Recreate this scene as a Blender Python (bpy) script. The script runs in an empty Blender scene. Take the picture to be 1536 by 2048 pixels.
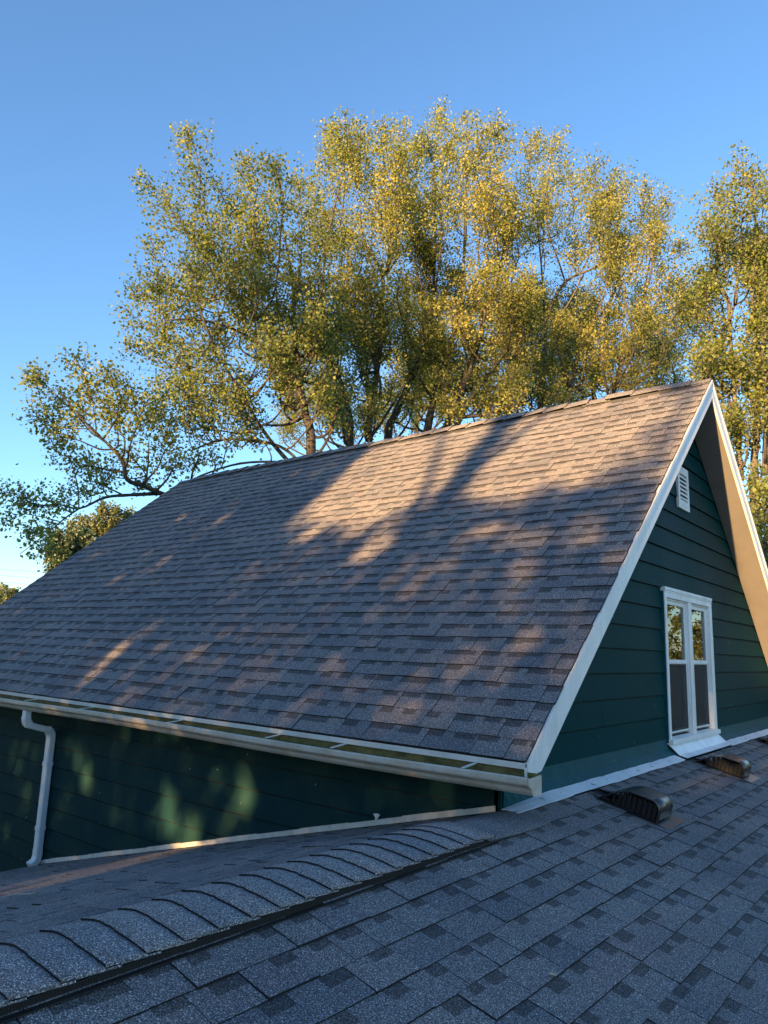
import bpy, math, random
import numpy as np

# ------------------------------------------------------------------ camera
scene = bpy.context.scene
YAW, PITCH, ROLL, FPX = 2.253714, 0.187323, 0.034072, 1444.2
CAM = np.array([2.33798, -4.09023, 1.08759])
_F = np.array([math.cos(PITCH) * math.cos(YAW), math.cos(PITCH) * math.sin(YAW), math.sin(PITCH)])
_R = np.array([math.sin(YAW), -math.cos(YAW), 0.0])
_U = np.cross(_R, _F)
_c, _s = math.cos(ROLL), math.sin(ROLL)
_R, _U = _R * _c + _U * _s, -_R * _s + _U * _c
from mathutils import Matrix, Vector
cd = bpy.data.cameras.new('camera')
cam = bpy.data.objects.new('camera', cd)
scene.collection.objects.link(cam)
cam.matrix_world = Matrix(((_R[0], _U[0], -_F[0], CAM[0]), (_R[1], _U[1], -_F[1], CAM[1]),
                           (_R[2], _U[2], -_F[2], CAM[2]), (0, 0, 0, 1)))
cd.sensor_fit = 'VERTICAL'
cd.sensor_height = 36.0
cd.lens = FPX / 2048 * 36.0
cd.clip_start = 0.05
cd.clip_end = 3000
scene.camera = cam

# ------------------------------------------------------------------ sky, sun, exposure
SUN_EL, SUN_AZ = math.radians(9.0), math.radians(5.0)      # azimuth from -Y toward +X
SUN = np.array([math.sin(SUN_AZ) * math.cos(SUN_EL), -math.cos(SUN_AZ) * math.cos(SUN_EL), math.sin(SUN_EL)])
w = bpy.data.worlds.new('World')
scene.world = w
w.use_nodes = True
nt = w.node_tree
nt.nodes.clear()
sky = nt.nodes.new('ShaderNodeTexSky')
sky.sky_type = 'NISHITA'
sky.sun_disc = False
sky.sun_elevation = SUN_EL
sky.sun_rotation = math.pi - SUN_AZ
sky.altitude = 0
sky.air_density = 1.0
sky.dust_density = 0.35
sky.ozone_density = 3.6
bg = nt.nodes.new('ShaderNodeBackground')
bg.inputs['Strength'].default_value = 0.095
out = nt.nodes.new('ShaderNodeOutputWorld')
nt.links.new(sky.outputs[0], bg.inputs['Color'])
nt.links.new(bg.outputs[0], out.inputs['Surface'])
sl = bpy.data.lights.new('sun', 'SUN')
sl.energy = 4.6
sl.angle = math.radians(0.6)
sl.color = (1.0, 0.60, 0.25)
so = bpy.data.objects.new('sun', sl)
scene.collection.objects.link(so)
so.rotation_euler = Vector(SUN).to_track_quat('Z', 'Y').to_euler()
so.location = (0, -40, 30)
vs = scene.view_settings
scene.display_settings.display_device = 'sRGB'
vs.view_transform = 'Standard'
vs.look = 'None'
vs.exposure = 2.25
vs.gamma = 1.0
vs.use_curve_mapping = False
scene.cycles.max_bounces = 8
scene.cycles.transparent_max_bounces = 12

COL = scene.collection
rng = np.random.default_rng(7)
random.seed(7)
GROUND = -4.2


# ------------------------------------------------------------------ picture helpers (for measuring where things stand)
def ray(x, y):
    d = _F * FPX + _R * (x - 768) + _U * (1024 - y)
    return d / np.linalg.norm(d)


def at(x, y, dist):
    """point seen at photo pixel x, y standing a horizontal distance dist from the viewpoint"""
    d = ray(x, y)
    return CAM + d * (dist / math.hypot(d[0], d[1]))


def px_size(P, size):
    d = np.asarray(P) - CAM
    z = d @ _F
    if z < 0.3:
        return -1
    x, y = 768 + FPX * (d @ _R) / z, 1024 - FPX * (d @ _U) / z
    if x < -40 or x > 1576 or y < -40 or y > 2088:
        return -1
    return size * FPX / z


# ------------------------------------------------------------------ materials
def new_mat(name):
    m = bpy.data.materials.new(name)
    m.use_nodes = True
    n = m.node_tree
    n.nodes.clear()
    o = n.nodes.new('ShaderNodeOutputMaterial')
    b = n.nodes.new('ShaderNodeBsdfPrincipled')
    n.links.new(b.outputs[0], o.inputs['Surface'])
    return m, n, b, o


def node(n, t, **kw):
    x = n.nodes.new(t)
    for k, v in kw.items():
        setattr(x, k, v)
    return x


def mixc(n, fac, a, b, mode='MIX'):
    x = n.nodes.new('ShaderNodeMix')
    x.data_type = 'RGBA'
    x.blend_type = mode
    for sock, v in ((x.inputs[0], fac), (x.inputs[6], a), (x.inputs[7], b)):
        if hasattr(v, 'is_linked') or hasattr(v, 'links'):
            n.links.new(v, sock)
        elif isinstance(v, (int, float)):
            sock.default_value = v
        else:
            sock.default_value = (*v, 1) if len(v) == 3 else v
    return x.outputs[2]


def ramp(n, fac, stops):
    x = n.nodes.new('ShaderNodeValToRGB')
    e = x.color_ramp.elements
    while len(e) < len(stops):
        e.new(0.5)
    for k, (p, c) in enumerate(stops):
        e[k].position = p
        e[k].color = (*c, 1) if len(c) == 3 else c
    n.links.new(fac, x.inputs[0])
    return x.outputs[0]


def noise(n, scale, detail=2.0, vec=None, rough=0.5):
    x = n.nodes.new('ShaderNodeTexNoise')
    x.inputs['Scale'].default_value = scale
    x.inputs['Detail'].default_value = detail
    x.inputs['Roughness'].default_value = rough
    if vec is not None:
        n.links.new(vec, x.inputs['Vector'])
    return x.outputs['Fac']


def position(n):
    return n.nodes.new('ShaderNodeNewGeometry').outputs['Position']


def stretch(n, vec, s):
    x = n.nodes.new('ShaderNodeMapping')
    x.inputs['Scale'].default_value = s
    n.links.new(vec, x.inputs['Vector'])
    return x.outputs[0]


def bump(n, b, h, dist, strength=1.0):
    x = n.nodes.new('ShaderNodeBump')
    x.inputs['Distance'].default_value = dist
    x.inputs['Strength'].default_value = strength
    n.links.new(h, x.inputs['Height'])
    n.links.new(x.outputs[0], b.inputs['Normal'])


def shingle_mat(name, dark, lightness=1.0):
    m, n, b, o = new_mat(name)
    pos = position(n)
    geo = n.nodes.new('ShaderNodeNewGeometry')
    info = n.nodes.new('ShaderNodeObjectInfo')
    add = node(n, 'ShaderNodeMath', operation='ADD')
    n.links.new(geo.outputs['Random Per Island'], add.inputs[0])
    n.links.new(info.outputs['Random'], add.inputs[1])
    fr = node(n, 'ShaderNodeMath', operation='FRACT')
    n.links.new(add.outputs[0], fr.inputs[0])
    g1 = noise(n, 200, 2.0, pos, 0.7)
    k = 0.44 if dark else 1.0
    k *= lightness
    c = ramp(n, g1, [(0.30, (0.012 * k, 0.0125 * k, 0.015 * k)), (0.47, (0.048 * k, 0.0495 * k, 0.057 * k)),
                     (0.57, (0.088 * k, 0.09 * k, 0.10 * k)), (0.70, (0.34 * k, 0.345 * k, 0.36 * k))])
    # each piece has its own shade of granule blend: bluish, neutral or brownish
    tone = ramp(n, fr.outputs[0], [(0.0, (0.80, 0.78, 0.77)), (0.35, (1.05, 0.99, 0.91)), (0.7, (1.12, 1.01, 0.90)), (1.0, (0.92, 0.86, 0.83))])
    c = mixc(n, 1.0, c, tone, 'MULTIPLY')
    big = noise(n, 1.3, 3.0, pos)
    c = mixc(n, 1.0, c, ramp(n, big, [(0.3, (0.84, 0.84, 0.86)), (0.7, (1.12, 1.11, 1.08))]), 'MULTIPLY')
    n.links.new(c, b.inputs['Base Color'])
    b.inputs['Roughness'].default_value = 0.85
    b.inputs['Specular IOR Level'].default_value = 0.35
    bump(n, b, g1, 0.0035, 0.8)
    return m


def paint(name, col, rough=0.5, dirt=(0.5, 0.5, 0.45), amount=0.25, streak=(2, 2, 0.4), scale=3.0, spec=0.5, speck=0.0):
    m, n, b, o = new_mat(name)
    pos = position(n)
    f1 = noise(n, scale, 5.0, stretch(n, pos, streak), 0.65)
    f2 = noise(n, scale * 9, 4.0, pos, 0.6)
    d = tuple(a * e for a, e in zip(col, dirt))
    c = mixc(n, ramp(n, f1, [(0.42, (0, 0, 0)), (0.75, (amount * 2,) * 3)]), col, d)
    c = mixc(n, ramp(n, f2, [(0.45, (0, 0, 0)), (0.85, (amount,) * 3)]), c, d)
    if speck:
        f3 = noise(n, 28, 1.0, pos, 0.4)
        c = mixc(n, ramp(n, f3, [(0.80, (0, 0, 0)), (0.815, (speck,) * 3)]), c, (0.45, 0.46, 0.45))
    n.links.new(c, b.inputs['Base Color'])
    r = n.nodes.new('ShaderNodeMapRange')
    r.inputs['To Min'].default_value = rough - 0.1
    r.inputs['To Max'].default_value = rough + 0.15
    n.links.new(f1, r.inputs['Value'])
    n.links.new(r.outputs[0], b.inputs['Roughness'])
    b.inputs['Specular IOR Level'].default_value = spec
    bump(n, b, f2, 0.002, 0.25)
    return m


def leaf_mat(name, stops, trans=0.5):
    m, n, b, o = new_mat(name)
    geo = n.nodes.new('ShaderNodeNewGeometry')
    pos = geo.outputs['Position']
    clump = noise(n, 0.55, 2.0, pos)
    mx = node(n, 'ShaderNodeMath', operation='MULTIPLY_ADD')
    n.links.new(clump, mx.inputs[0])
    mx.inputs[1].default_value = 0.9
    ma = node(n, 'ShaderNodeMath', operation='MULTIPLY_ADD')
    n.links.new(geo.outputs['Random Per Island'], ma.inputs[0])
    ma.inputs[1].default_value = 0.55
    ma.inputs[2].default_value = -0.22
    n.links.new(ma.outputs[0], mx.inputs[2])
    c = ramp(n, mx.outputs[0], stops)
    c = mixc(n, geo.outputs['Backfacing'], c, mixc(n, 0.35, c, (0.30, 0.31, 0.22)))
    n.links.new(c, b.inputs['Base Color'])
    b.inputs['Roughness'].default_value = 0.55
    b.inputs['Specular IOR Level'].default_value = 0.3
    t = n.nodes.new('ShaderNodeBsdfTranslucent')
    tc = mixc(n, 1.0, c, (1.25, 1.3, 0.6), 'MULTIPLY')
    n.links.new(tc, t.inputs['Color'])
    ms = n.nodes.new('ShaderNodeMixShader')
    ms.inputs[0].default_value = trans
    n.links.new(b.outputs[0], ms.inputs[1])
    n.links.new(t.outputs[0], ms.inputs[2])
    n.links.new(ms.outputs[0], o.inputs['Surface'])
    return m


def bark_mat(name, a, c2):
    m, n, b, o = new_mat(name)
    pos = position(n)
    f = noise(n, 5.0, 6.0, stretch(n, pos, (3, 3, 0.6)), 0.7)
    n.links.new(ramp(n, f, [(0.3, a), (0.7, c2)]), b.inputs['Base Color'])
    b.inputs['Roughness'].default_value = 0.9
    bump(n, b, f, 0.04, 0.8)
    return m


def metal(name, col, rough, metallic=0.0, spec=0.5):
    m, n, b, o = new_mat(name)
    pos = position(n)
    f = noise(n, 14.0, 4.0, pos)
    n.links.new(mixc(n, f, tuple(v * 0.8 for v in col), tuple(v * 1.2 for v in col)), b.inputs['Base Color'])
    r = n.nodes.new('ShaderNodeMapRange')
    r.inputs['To Min'].default_value = rough - 0.06
    r.inputs['To Max'].default_value = rough + 0.1
    n.links.new(f, r.inputs['Value'])
    n.links.new(r.outputs[0], b.inputs['Roughness'])
    b.inputs['Metallic'].default_value = metallic
    b.inputs['Specular IOR Level'].default_value = spec
    return m


M = {}
M['shingle'] = shingle_mat('asphalt_shingle', False, 2.1)
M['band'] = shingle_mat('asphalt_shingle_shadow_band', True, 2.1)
M['edge'] = paint('asphalt_cut_edge', (0.012, 0.012, 0.014), 0.95)
M['cap'] = shingle_mat('asphalt_ridge_shingle', False, 2.7)
M['deck'] = paint('underlay_and_gap_shade', (0.02, 0.02, 0.022), 0.9)  # roof underlay; also backs the clapboards as painted-in shade for their gaps
M['teal'] = paint('teal_siding_paint', (0.0022, 0.036, 0.041), 0.46, (2.4, 1.35, 1.2), 0.3, (1, 1, 0.3), 1.6, 0.012, 0.35)
M['teal_dusty'] = paint('weathered_teal_siding', (0.0095, 0.036, 0.041), 0.5, (2.8, 1.5, 1.0), 0.34, (1, 1, 0.3), 1.6, 0.012, 0.35)
M['teal_flash'] = paint('teal_painted_sheet', (0.008, 0.058, 0.07), 0.5, (2.6, 1.8, 1.7), 0.35, (1, 1, 1.5), 2.2, 0.06, 0.6)
M['white'] = paint('white_paint', (0.76, 0.77, 0.76), 0.45, (0.62, 0.6, 0.54), 0.26)
M['cream'] = paint('aged_gutter_enamel', (0.52, 0.48, 0.41), 0.4, (0.5, 0.44, 0.36), 0.4, (1.2, 2, 2.0), 2.5)
M['strip'] = paint('cream_sheet_metal', (0.66, 0.63, 0.56), 0.45, (0.5, 0.45, 0.4), 0.35)
M['membrane'] = paint('white_roof_membrane', (0.84, 0.85, 0.86), 0.5, (0.5, 0.5, 0.47), 0.2, (1, 1, 1), 5.0)
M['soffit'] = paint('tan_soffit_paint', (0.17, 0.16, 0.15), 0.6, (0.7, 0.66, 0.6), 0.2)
M['moss'] = paint('mossy_gutter_lining', (0.17, 0.14, 0.05), 0.9, (0.4, 0.45, 0.35), 0.7, (1, 1, 2), 9.0)
M['bronze'] = metal('dark_bronze_metal', (0.026, 0.022, 0.021), 0.3, 0.0, 0.8)
M['black'] = metal('black_plastic', (0.012, 0.012, 0.013), 0.55)
M['galv'] = metal('bright_metal_strap', (0.72, 0.72, 0.7), 0.35, 0.3)
M['curtain'] = paint('pale_curtain', (0.36, 0.34, 0.34), 0.9)
M['dark_room'] = paint('dark_room', (0.012, 0.012, 0.013), 0.9)
M['grass'] = paint('grass', (0.05, 0.075, 0.025), 0.95, (0.6, 0.7, 0.5), 0.5, (1, 1, 1), 0.4)
M['bark'] = bark_mat('cottonwood_bark', (0.018, 0.016, 0.013), (0.085, 0.074, 0.06))
M['bark_pale'] = bark_mat('pale_cottonwood_bark', (0.035, 0.03, 0.025), (0.15, 0.13, 0.105))
M['leaf'] = leaf_mat('cottonwood_leaf', [(0.05, (0.06, 0.09, 0.024)), (0.33, (0.16, 0.20, 0.045)), (0.6, (0.30, 0.31, 0.065)), (0.88, (0.46, 0.38, 0.10))])
M['leaf_green'] = leaf_mat('green_cottonwood_leaf', [(0.05, (0.045, 0.08, 0.022)), (0.4, (0.125, 0.18, 0.04)), (0.7, (0.23, 0.25, 0.042)), (1.0, (0.38, 0.33, 0.06))])
M['leaf_dark'] = leaf_mat('dark_evergreen_leaf', [(0.1, (0.010, 0.035, 0.016)), (0.5, (0.022, 0.065, 0.03)), (0.9, (0.045, 0.095, 0.04))], 0.2)
M['leaf_olive'] = leaf_mat('olive_leaf', [(0.1, (0.04, 0.065, 0.025)), (0.5, (0.09, 0.12, 0.04)), (0.9, (0.15, 0.155, 0.06))], 0.3)
M['wire'] = metal('grey_cable', (0.10, 0.10, 0.11), 0.6)
M['dry'] = paint('dry_leaf', (0.42, 0.33, 0.24), 0.8)
M['flake'] = paint('white_paint_flake', (0.7, 0.7, 0.68), 0.7)

m, n, b, o = new_mat('insect_screen')
b.inputs['Base Color'].default_value = (0.02, 0.02, 0.022, 1)
b.inputs['Roughness'].default_value = 0.7
b.inputs['Alpha'].default_value = 0.55
M['screen'] = m
m, n, b, o = new_mat('window_glass')
n.nodes.remove(b)
tr = n.nodes.new('ShaderNodeBsdfTransparent')
tr.inputs[0].default_value = (0.86, 0.9, 0.88, 1)
gl = n.nodes.new('ShaderNodeBsdfGlossy')
gl.inputs['Roughness'].default_value = 0.01
fz = n.nodes.new('ShaderNodeFresnel')
fz.inputs['IOR'].default_value = 1.9
ms = n.nodes.new('ShaderNodeMixShader')
n.links.new(fz.outputs[0], ms.inputs[0])
n.links.new(tr.outputs[0], ms.inputs[1])
n.links.new(gl.outputs[0], ms.inputs[2])
n.links.new(ms.outputs[0], o.inputs['Surface'])
M['glass'] = m


# ------------------------------------------------------------------ object helpers
def link(name, mesh, parent=None, mats=None):
    o = bpy.data.objects.new(name, mesh)
    COL.objects.link(o)
    if mats:
        for mm in mats:
            mesh.materials.append(M[mm])
    if parent is not None:
        o.parent = parent
        o.matrix_parent_inverse = PINV[parent.name] if parent.name in PINV else Matrix.Identity(4)
    return o


PINV = {}


def tag(o, label, cat, group=None, kind=None):
    o['label'] = label
    o['category'] = cat
    if group:
        o['group'] = group
    if kind:
        o['kind'] = kind
    return o


def thing(name, loc, label, cat, group=None):
    o = bpy.data.objects.new(name, None)
    COL.objects.link(o)
    o.location = loc
    o.empty_display_size = 0.3
    PINV[o.name] = Matrix.Translation(Vector(loc)).inverted()
    return tag(o, label, cat, group)


def mesh_of(name, V, F, mi=None, smooth=False):
    me = bpy.data.meshes.new(name)
    me.from_pydata([tuple(v) for v in V], [], [tuple(f) for f in F])
    if mi is not None:
        me.polygons.foreach_set('material_index', mi)
    if smooth:
        me.polygons.foreach_set('use_smooth', [True] * len(me.polygons))
    me.update()
    return me


class MB:
    def __init__(self):
        self.V, self.F, self.mi = [], [], []

    def add(self, V, F, mi=0):
        k = len(self.V)
        self.V += [tuple(v) for v in V]
        self.F += [tuple(i + k for i in f) for f in F]
        self.mi += [mi] * len(F)

    def box(self, a, b, mi=0):
        x0, y0, z0 = np.minimum(a, b)
        x1, y1, z1 = np.maximum(a, b)
        self.add([(x0, y0, z0), (x1, y0, z0), (x1, y1, z0), (x0, y1, z0), (x0, y0, z1), (x1, y0, z1), (x1, y1, z1), (x0, y1, z1)],
                 [(0, 3, 2, 1), (4, 5, 6, 7), (0, 1, 5, 4), (1, 2, 6, 5), (2, 3, 7, 6), (3, 0, 4, 7)], mi)

    def prism(self, poly, off, mi=0):
        """closed polygon (3-D points) pushed along off"""
        n_ = len(poly)
        off = np.array(off, float)
        A = [np.array(p_, float) for p_ in poly]
        nv = np.zeros(3)
        for i in range(n_):
            nv += np.cross(A[i], A[(i + 1) % n_])
        B = [p_ + off for p_ in A]
        F = [tuple(range(n_))[::-1], tuple(range(n_, 2 * n_))] + [(i, (i + 1) % n_, n_ + (i + 1) % n_, n_ + i) for i in range(n_)]
        if nv @ off < 0:
            F = [f[::-1] for f in F]
        self.add(A + B, F, mi)

    def tube(self, pts, rad, sides=6, mi=0, cap=True):
        pts = np.array(pts, float)
        rad = np.broadcast_to(np.array(rad, float), (len(pts),))
        t = np.gradient(pts, axis=0)
        t /= np.linalg.norm(t, axis=1)[:, None] + 1e-9
        ref = np.array([0.31, 0.17, 0.93]) if abs(t[0] @ np.array([0.31, 0.17, 0.93])) < 0.9 else np.array([1.0, 0, 0])
        V = []
        u = np.cross(t[0], ref)
        for i in range(len(pts)):
            u = u - t[i] * (u @ t[i])
            u /= np.linalg.norm(u) + 1e-9
            v = np.cross(t[i], u)
            for k in range(sides):
                a = 2 * math.pi * k / sides
                V.append(pts[i] + (u * math.cos(a) + v * math.sin(a)) * rad[i])
        F = []
        for i in range(len(pts) - 1):
            for k in range(sides):
                k2 = (k + 1) % sides
                F.append((i * sides + k, i * sides + k2, (i + 1) * sides + k2, (i + 1) * sides + k))
        if cap:
            F.append(tuple(range(sides))[::-1])
            F.append(tuple(range((len(pts) - 1) * sides, len(pts) * sides)))
        self.add(V, F, mi)

    def build(self, name, mats, parent=None, smooth=False, label=None):
        me = mesh_of(name, self.V, self.F, self.mi, smooth)
        o = link(name, me, parent, [mats] if isinstance(mats, str) else mats)
        if label:
            o['label'] = label
        return o


def bevel(o, wdt=0.004, seg=1):
    md = o.modifiers.new('bevel', 'BEVEL')
    md.width = wdt
    md.segments = seg
    md.limit_method = 'ANGLE'
    return o


# ------------------------------------------------------------------ ground
mb = MB()
mb.add([(-1500, -1500, GROUND), (1500, -1500, GROUND), (1500, 1500, GROUND), (-1500, 1500, GROUND)], [(0, 1, 2, 3)])
g = mb.build('ground', 'grass')
g['kind'] = 'structure'

# ------------------------------------------------------------------ the gabled house
HX0, HX1 = -9.42, 0.335          # rakes
RY, RZ, RM = 4.08, 4.16, 0.84    # ridge and pitch
EY, EZ = -0.285, 0.494           # lower edge of the near slope (symmetrical behind)
DEP = 2 * RY                     # depth of the house
house = thing('gabled_house', (-4.6, 4.08, GROUND), 'dark teal clapboard house with steep grey shingle gable roof', 'house')
_sl = math.hypot(1, RM)
N1 = np.array([0, -RM, 1]) / _sl          # near slope normal
V1 = np.array([0, 1, RM]) / _sl           # up the near slope


def roof_deck():
    mb = MB()
    e = 0.012
    prof = [(EY, EZ - e), (RY, RZ - e), (DEP - EY, EZ - e), (DEP - EY, EZ - 0.03), (RY, RZ - 0.03 - e), (EY, EZ - 0.03)]
    mb.prism([(HX0 + 0.004, y, z) for y, z in prof], (HX1 - HX0 - 0.008, 0, 0))
    # back slope covering so that the far side is roofed as well
    return mb.build('main_roof', 'deck', house)


main_roof = roof_deck()


# shingle tabs -----------------------------------------------------------
EXP = 0.1545
_tabcache = {}


def tab_shape(wd, thick, expo, bpos, bw, bh):
    """one laminated tab: u along the course, v up the slope, n outward. Returns verts, faces, material indices."""
    ov = 0.012
    t0, t1 = thick, max(0.0025, thick - 0.0075)
    V = expo + ov
    vb = expo - bh
    hz = lambda v: t0 + (t1 - t0) * v / V
    a, b_ = (0.0, min(bw, wd)) if bpos == 0 else (max(0, wd - bw), wd)
    P = [(0, 0, -0.004), (wd, 0, -0.004), (wd, V, -0.004), (0, V, -0.004),
         (0, 0, t0), (wd, 0, t0), (wd, vb, hz(vb)), (0, vb, hz(vb)), (wd, V, t1), (0, V, t1)]
    F = [(4, 5, 6, 7), (0, 1, 5, 4), (1, 2, 8, 6, 5), (3, 0, 4, 7, 9)]
    mi = [0, 0, 0, 0]
    mi[1:] = [2, 2, 2]
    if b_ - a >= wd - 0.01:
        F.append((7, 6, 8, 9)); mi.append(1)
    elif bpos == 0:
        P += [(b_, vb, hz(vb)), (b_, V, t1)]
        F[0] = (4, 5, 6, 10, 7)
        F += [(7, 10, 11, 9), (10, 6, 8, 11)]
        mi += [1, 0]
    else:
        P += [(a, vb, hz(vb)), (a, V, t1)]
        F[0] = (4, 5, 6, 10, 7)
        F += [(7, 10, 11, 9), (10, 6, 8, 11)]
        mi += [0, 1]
    return np.array(P, float), F, mi


def shingle_field(parent, O, U, Vv, Nn, ulen, vlen, expo, bpos, seed, keep=None, nobj=300, name='shingle', bwr=(0.09, 0.14), wr=(0.13, 0.28), lightonly=False):
    """courses of tabs; the 300 that show largest are objects, the rest one mesh"""
    r = np.random.default_rng(seed)
    O, U, Vv, Nn = map(lambda q: np.array(q, float), (O, U, Vv, Nn))
    tabs = []
    nrow = int(math.ceil(vlen / expo))
    for row in range(nrow):
        v0 = row * expo
        ex = min(expo, vlen - v0)
        if ex < 0.04:
            continue
        u = -r.uniform(0, 0.25)
        ph = r.uniform(0, 6.28)
        while u < ulen:
            wd = round(r.uniform(*wr) if r.random() < 0.85 else r.uniform(0.09, 0.16), 2)
            a, b_ = max(u, 0), min(u + wd, ulen)
            u += wd
            if b_ - a < 0.02:
                continue
            cu = (a + b_) / 2
            P = O + U * cu + Vv * (v0 + ex / 2)
            if keep is not None and not keep(P):
                continue
            wob = 0.0022 * math.sin(cu * 2.1 + ph) + r.normal(0, 0.0012)
            th = r.choice([0.0075, 0.0100, 0.0125])
            bw = round(r.uniform(*bwr), 2)
            bh = round(r.choice([0.042, 0.05, 0.058]), 3)
            tabs.append((a, b_ - a - 0.0042, v0 + wob, th, ex, bw, bh, r.normal(0, 0.004), px_size(P, 1.0) if True else 0, P))
    sc = []
    for t in tabs:
        s_ = t[8]
        if s_ > 0:
            d = t[9] - CAM
            s_ = s_ * s_ * t[1] * t[4] * abs(d @ Nn) / np.linalg.norm(d)
        sc.append(s_)
    order = np.argsort(-np.array(sc))
    big = set(order[:nobj].tolist())
    rest = MB()
    for i, (a, wd, v0, th, ex, bw, bh, rz, s_, P) in enumerate(tabs):
        key = (round(wd, 2), th, round(ex, 3), bpos, bw, bh)
        if key not in _tabcache:
            _tabcache[key] = [tab_shape(max(0.02, round(wd, 2) - 0.002), th, round(ex, 3), bpos, bw, min(bh, ex * 0.6)), None]
        sh = _tabcache[key]
        uu = U * math.cos(rz) + Vv * math.sin(rz)
        vv = -U * math.sin(rz) + Vv * math.cos(rz)
        org = O + U * a + Vv * v0 + Nn * (0.0008 * (i % 3))
        if i in big and s_ > 0:
            if sh[1] is None:
                me = mesh_of(name, sh[0][0], sh[0][1], sh[0][2])
                me.materials.append(M['shingle'])
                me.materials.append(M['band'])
                me.materials.append(M['edge'])
                sh[1] = me
            ob = bpy.data.objects.new(name, sh[1])
            COL.objects.link(ob)
            ob.parent = parent
            mw = Matrix(((uu[0], vv[0], Nn[0], org[0]), (uu[1], vv[1], Nn[1], org[1]), (uu[2], vv[2], Nn[2], org[2]), (0, 0, 0, 1)))
            ob.matrix_basis = mw
        else:
            Q = org + sh[0][0][:, :1] * uu + sh[0][0][:, 1:2] * vv + sh[0][0][:, 2:] * Nn
            k = len(rest.V)
            rest.V += Q.tolist()
            rest.F += [tuple(j + k for j in f) for f in sh[0][1]]
            rest.mi += sh[0][2]
    if rest.V:
        ob = rest.build('shingle_courses', ['shingle', 'band', 'edge'], parent)
        ob['kind'] = 'stuff'


# parts that are parents themselves get their world matrix back through PINV (they sit at the thing's origin)
def as_parent(o):
    o.matrix_parent_inverse = Matrix.Identity(4)
    o.location = Vector((0, 0, 0)) - o.parent.location
    # geometry is in world coordinates: after parenting at -origin the local frame equals the world frame
    return o


def part_group(name, parent, label=None):
    o = bpy.data.objects.new(name, None)
    COL.objects.link(o)
    o.parent = parent
    o.location = -parent.location
    if label:
        o['label'] = label
    return o


as_parent(main_roof)
SL = (RY - EY) * _sl
shingle_field(main_roof, (HX0, EY, EZ), (1, 0, 0), V1, N1, HX1 - HX0, SL - 0.06, EXP, 0, 11, bwr=(0.09, 0.17))
# back slope, unseen side: plain courses in one mesh
N2 = np.array([0, RM, 1]) / _sl
shingle_field(main_roof, (HX1, DEP - EY, EZ), (-1, 0, 0), np.array([0, -1, RM]) / _sl, N2, HX1 - HX0, SL - 0.06, EXP, 0, 12, nobj=0, wr=(0.6, 1.0))


# ridge caps of the main roof -----------------------------------------------
def main_caps():
    def cap(x0, x1, lift0, lift1, half, name='ridge_cap'):
        V, F = [], []
        prof = [(-half, 0), (-half * 0.45, 0), (-0.02, 0), (0.02, 0), (half * 0.45, 0), (half, 0)]
        for x, lf in ((x0, lift0), (x1, lift1)):
            for th in (0.0, 0.007):
                for y, _ in prof:
                    z = RZ - RM * max(abs(y) - 0.02, 0) + lf + th - 0.006 * (abs(y) < 0.03)
                    V.append((x + random.uniform(-.004, .004), RY + y, z))
        k = 6
        for i in range(5):
            F.append((k + i, 3 * k + i, 3 * k + i + 1, k + i + 1))      # top
            F.append((i, i + 1, 2 * k + i + 1, 2 * k + i))              # under
            F.append((i, k + i, k + i + 1, i + 1))
            F.append((2 * k + i, 2 * k + i + 1, 3 * k + i + 1, 3 * k + i))
        F.append((0, 2 * k, 3 * k, k))
        F.append((5, k + 5, 3 * k + 5, 2 * k + 5))
        me = mesh_of(name, V, F)
        return link(name, me, main_roof, ['shingle'])
    x = -8.05
    while x < -1.25:
        cap(x, x + 0.31, 0.028 + random.uniform(-.004, .006), 0.045 + random.uniform(-.003, .006), 0.125)
        x += 0.29
    cap(x, x + 0.26, 0.02, 0.018, 0.12)
    cap(-9.0, -8.35, 0.026, 0.04, 0.12)
    cap(-8.4, -8.0, 0.03, 0.05, 0.125)
    x = -0.86
    for k in range(3):
        cap(x, x + 0.34, 0.03 if k else 0.05, 0.05 - 0.012 * k, 0.125)
        x += 0.32
    # the torn off baffle under the caps
    mb = MB()
    for xa, xb in ((-8.9, -8.02), (-8.0, -1.15), (-0.84, 0.08)):
        for s in (-1, 1):
            y = RY + s * 0.115
            z = RZ - RM * 0.115
            mb.prism([(xa, y, z + 0.005), (xa, y - s * 0.03, z + 0.025 + 0.005), (xa, y - s * 0.03, z + 0.045), (xa, y, z + 0.03)], (xb - xa, 0, 0))
    mb.build('ridge_baffle', 'black', main_roof)
    # thin flat closing pieces where the caps are missing
    for xa, xb in ((HX0, -8.96), (-1.16, -0.8), (0.06, HX1)):
        nx = max(1, int((xb - xa) / 0.12))
        for q in range(nx):
            cap(xa + (xb - xa) * q / nx, xa + (xb - xa) * (q + 1) / nx, 0.004, 0.006, 0.09)


main_caps()


# walls and clapboards --------------------------------------------------------
Z0, Z1, SD = 1.36274, -0.04077, 0.203
wt = 0.15
gable_wall = MB()
SOFF = 0.237
zt = lambda y: RZ - SOFF - RM * abs(y - RY)
poly = [(-0.004, 0.0, GROUND), (-0.004, DEP, GROUND), (-0.004, DEP, zt(DEP)), (-0.004, RY, zt(RY)), (-0.004, 0.0, zt(0))]
# wall with an opening for the window: built from strips
WY0, WY1, WZ0, WZ1 = 3.2, 4.62, 0.36, 1.70


def wall_strip(mb, y0, y1, z0f, z1f):
    mb.prism([(-0.004, y0, z0f(y0)), (-0.004, y1, z0f(y1)), (-0.004, y1, z1f(y1)), (-0.004, y0, z1f(y0))], (-wt, 0, 0))


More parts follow.
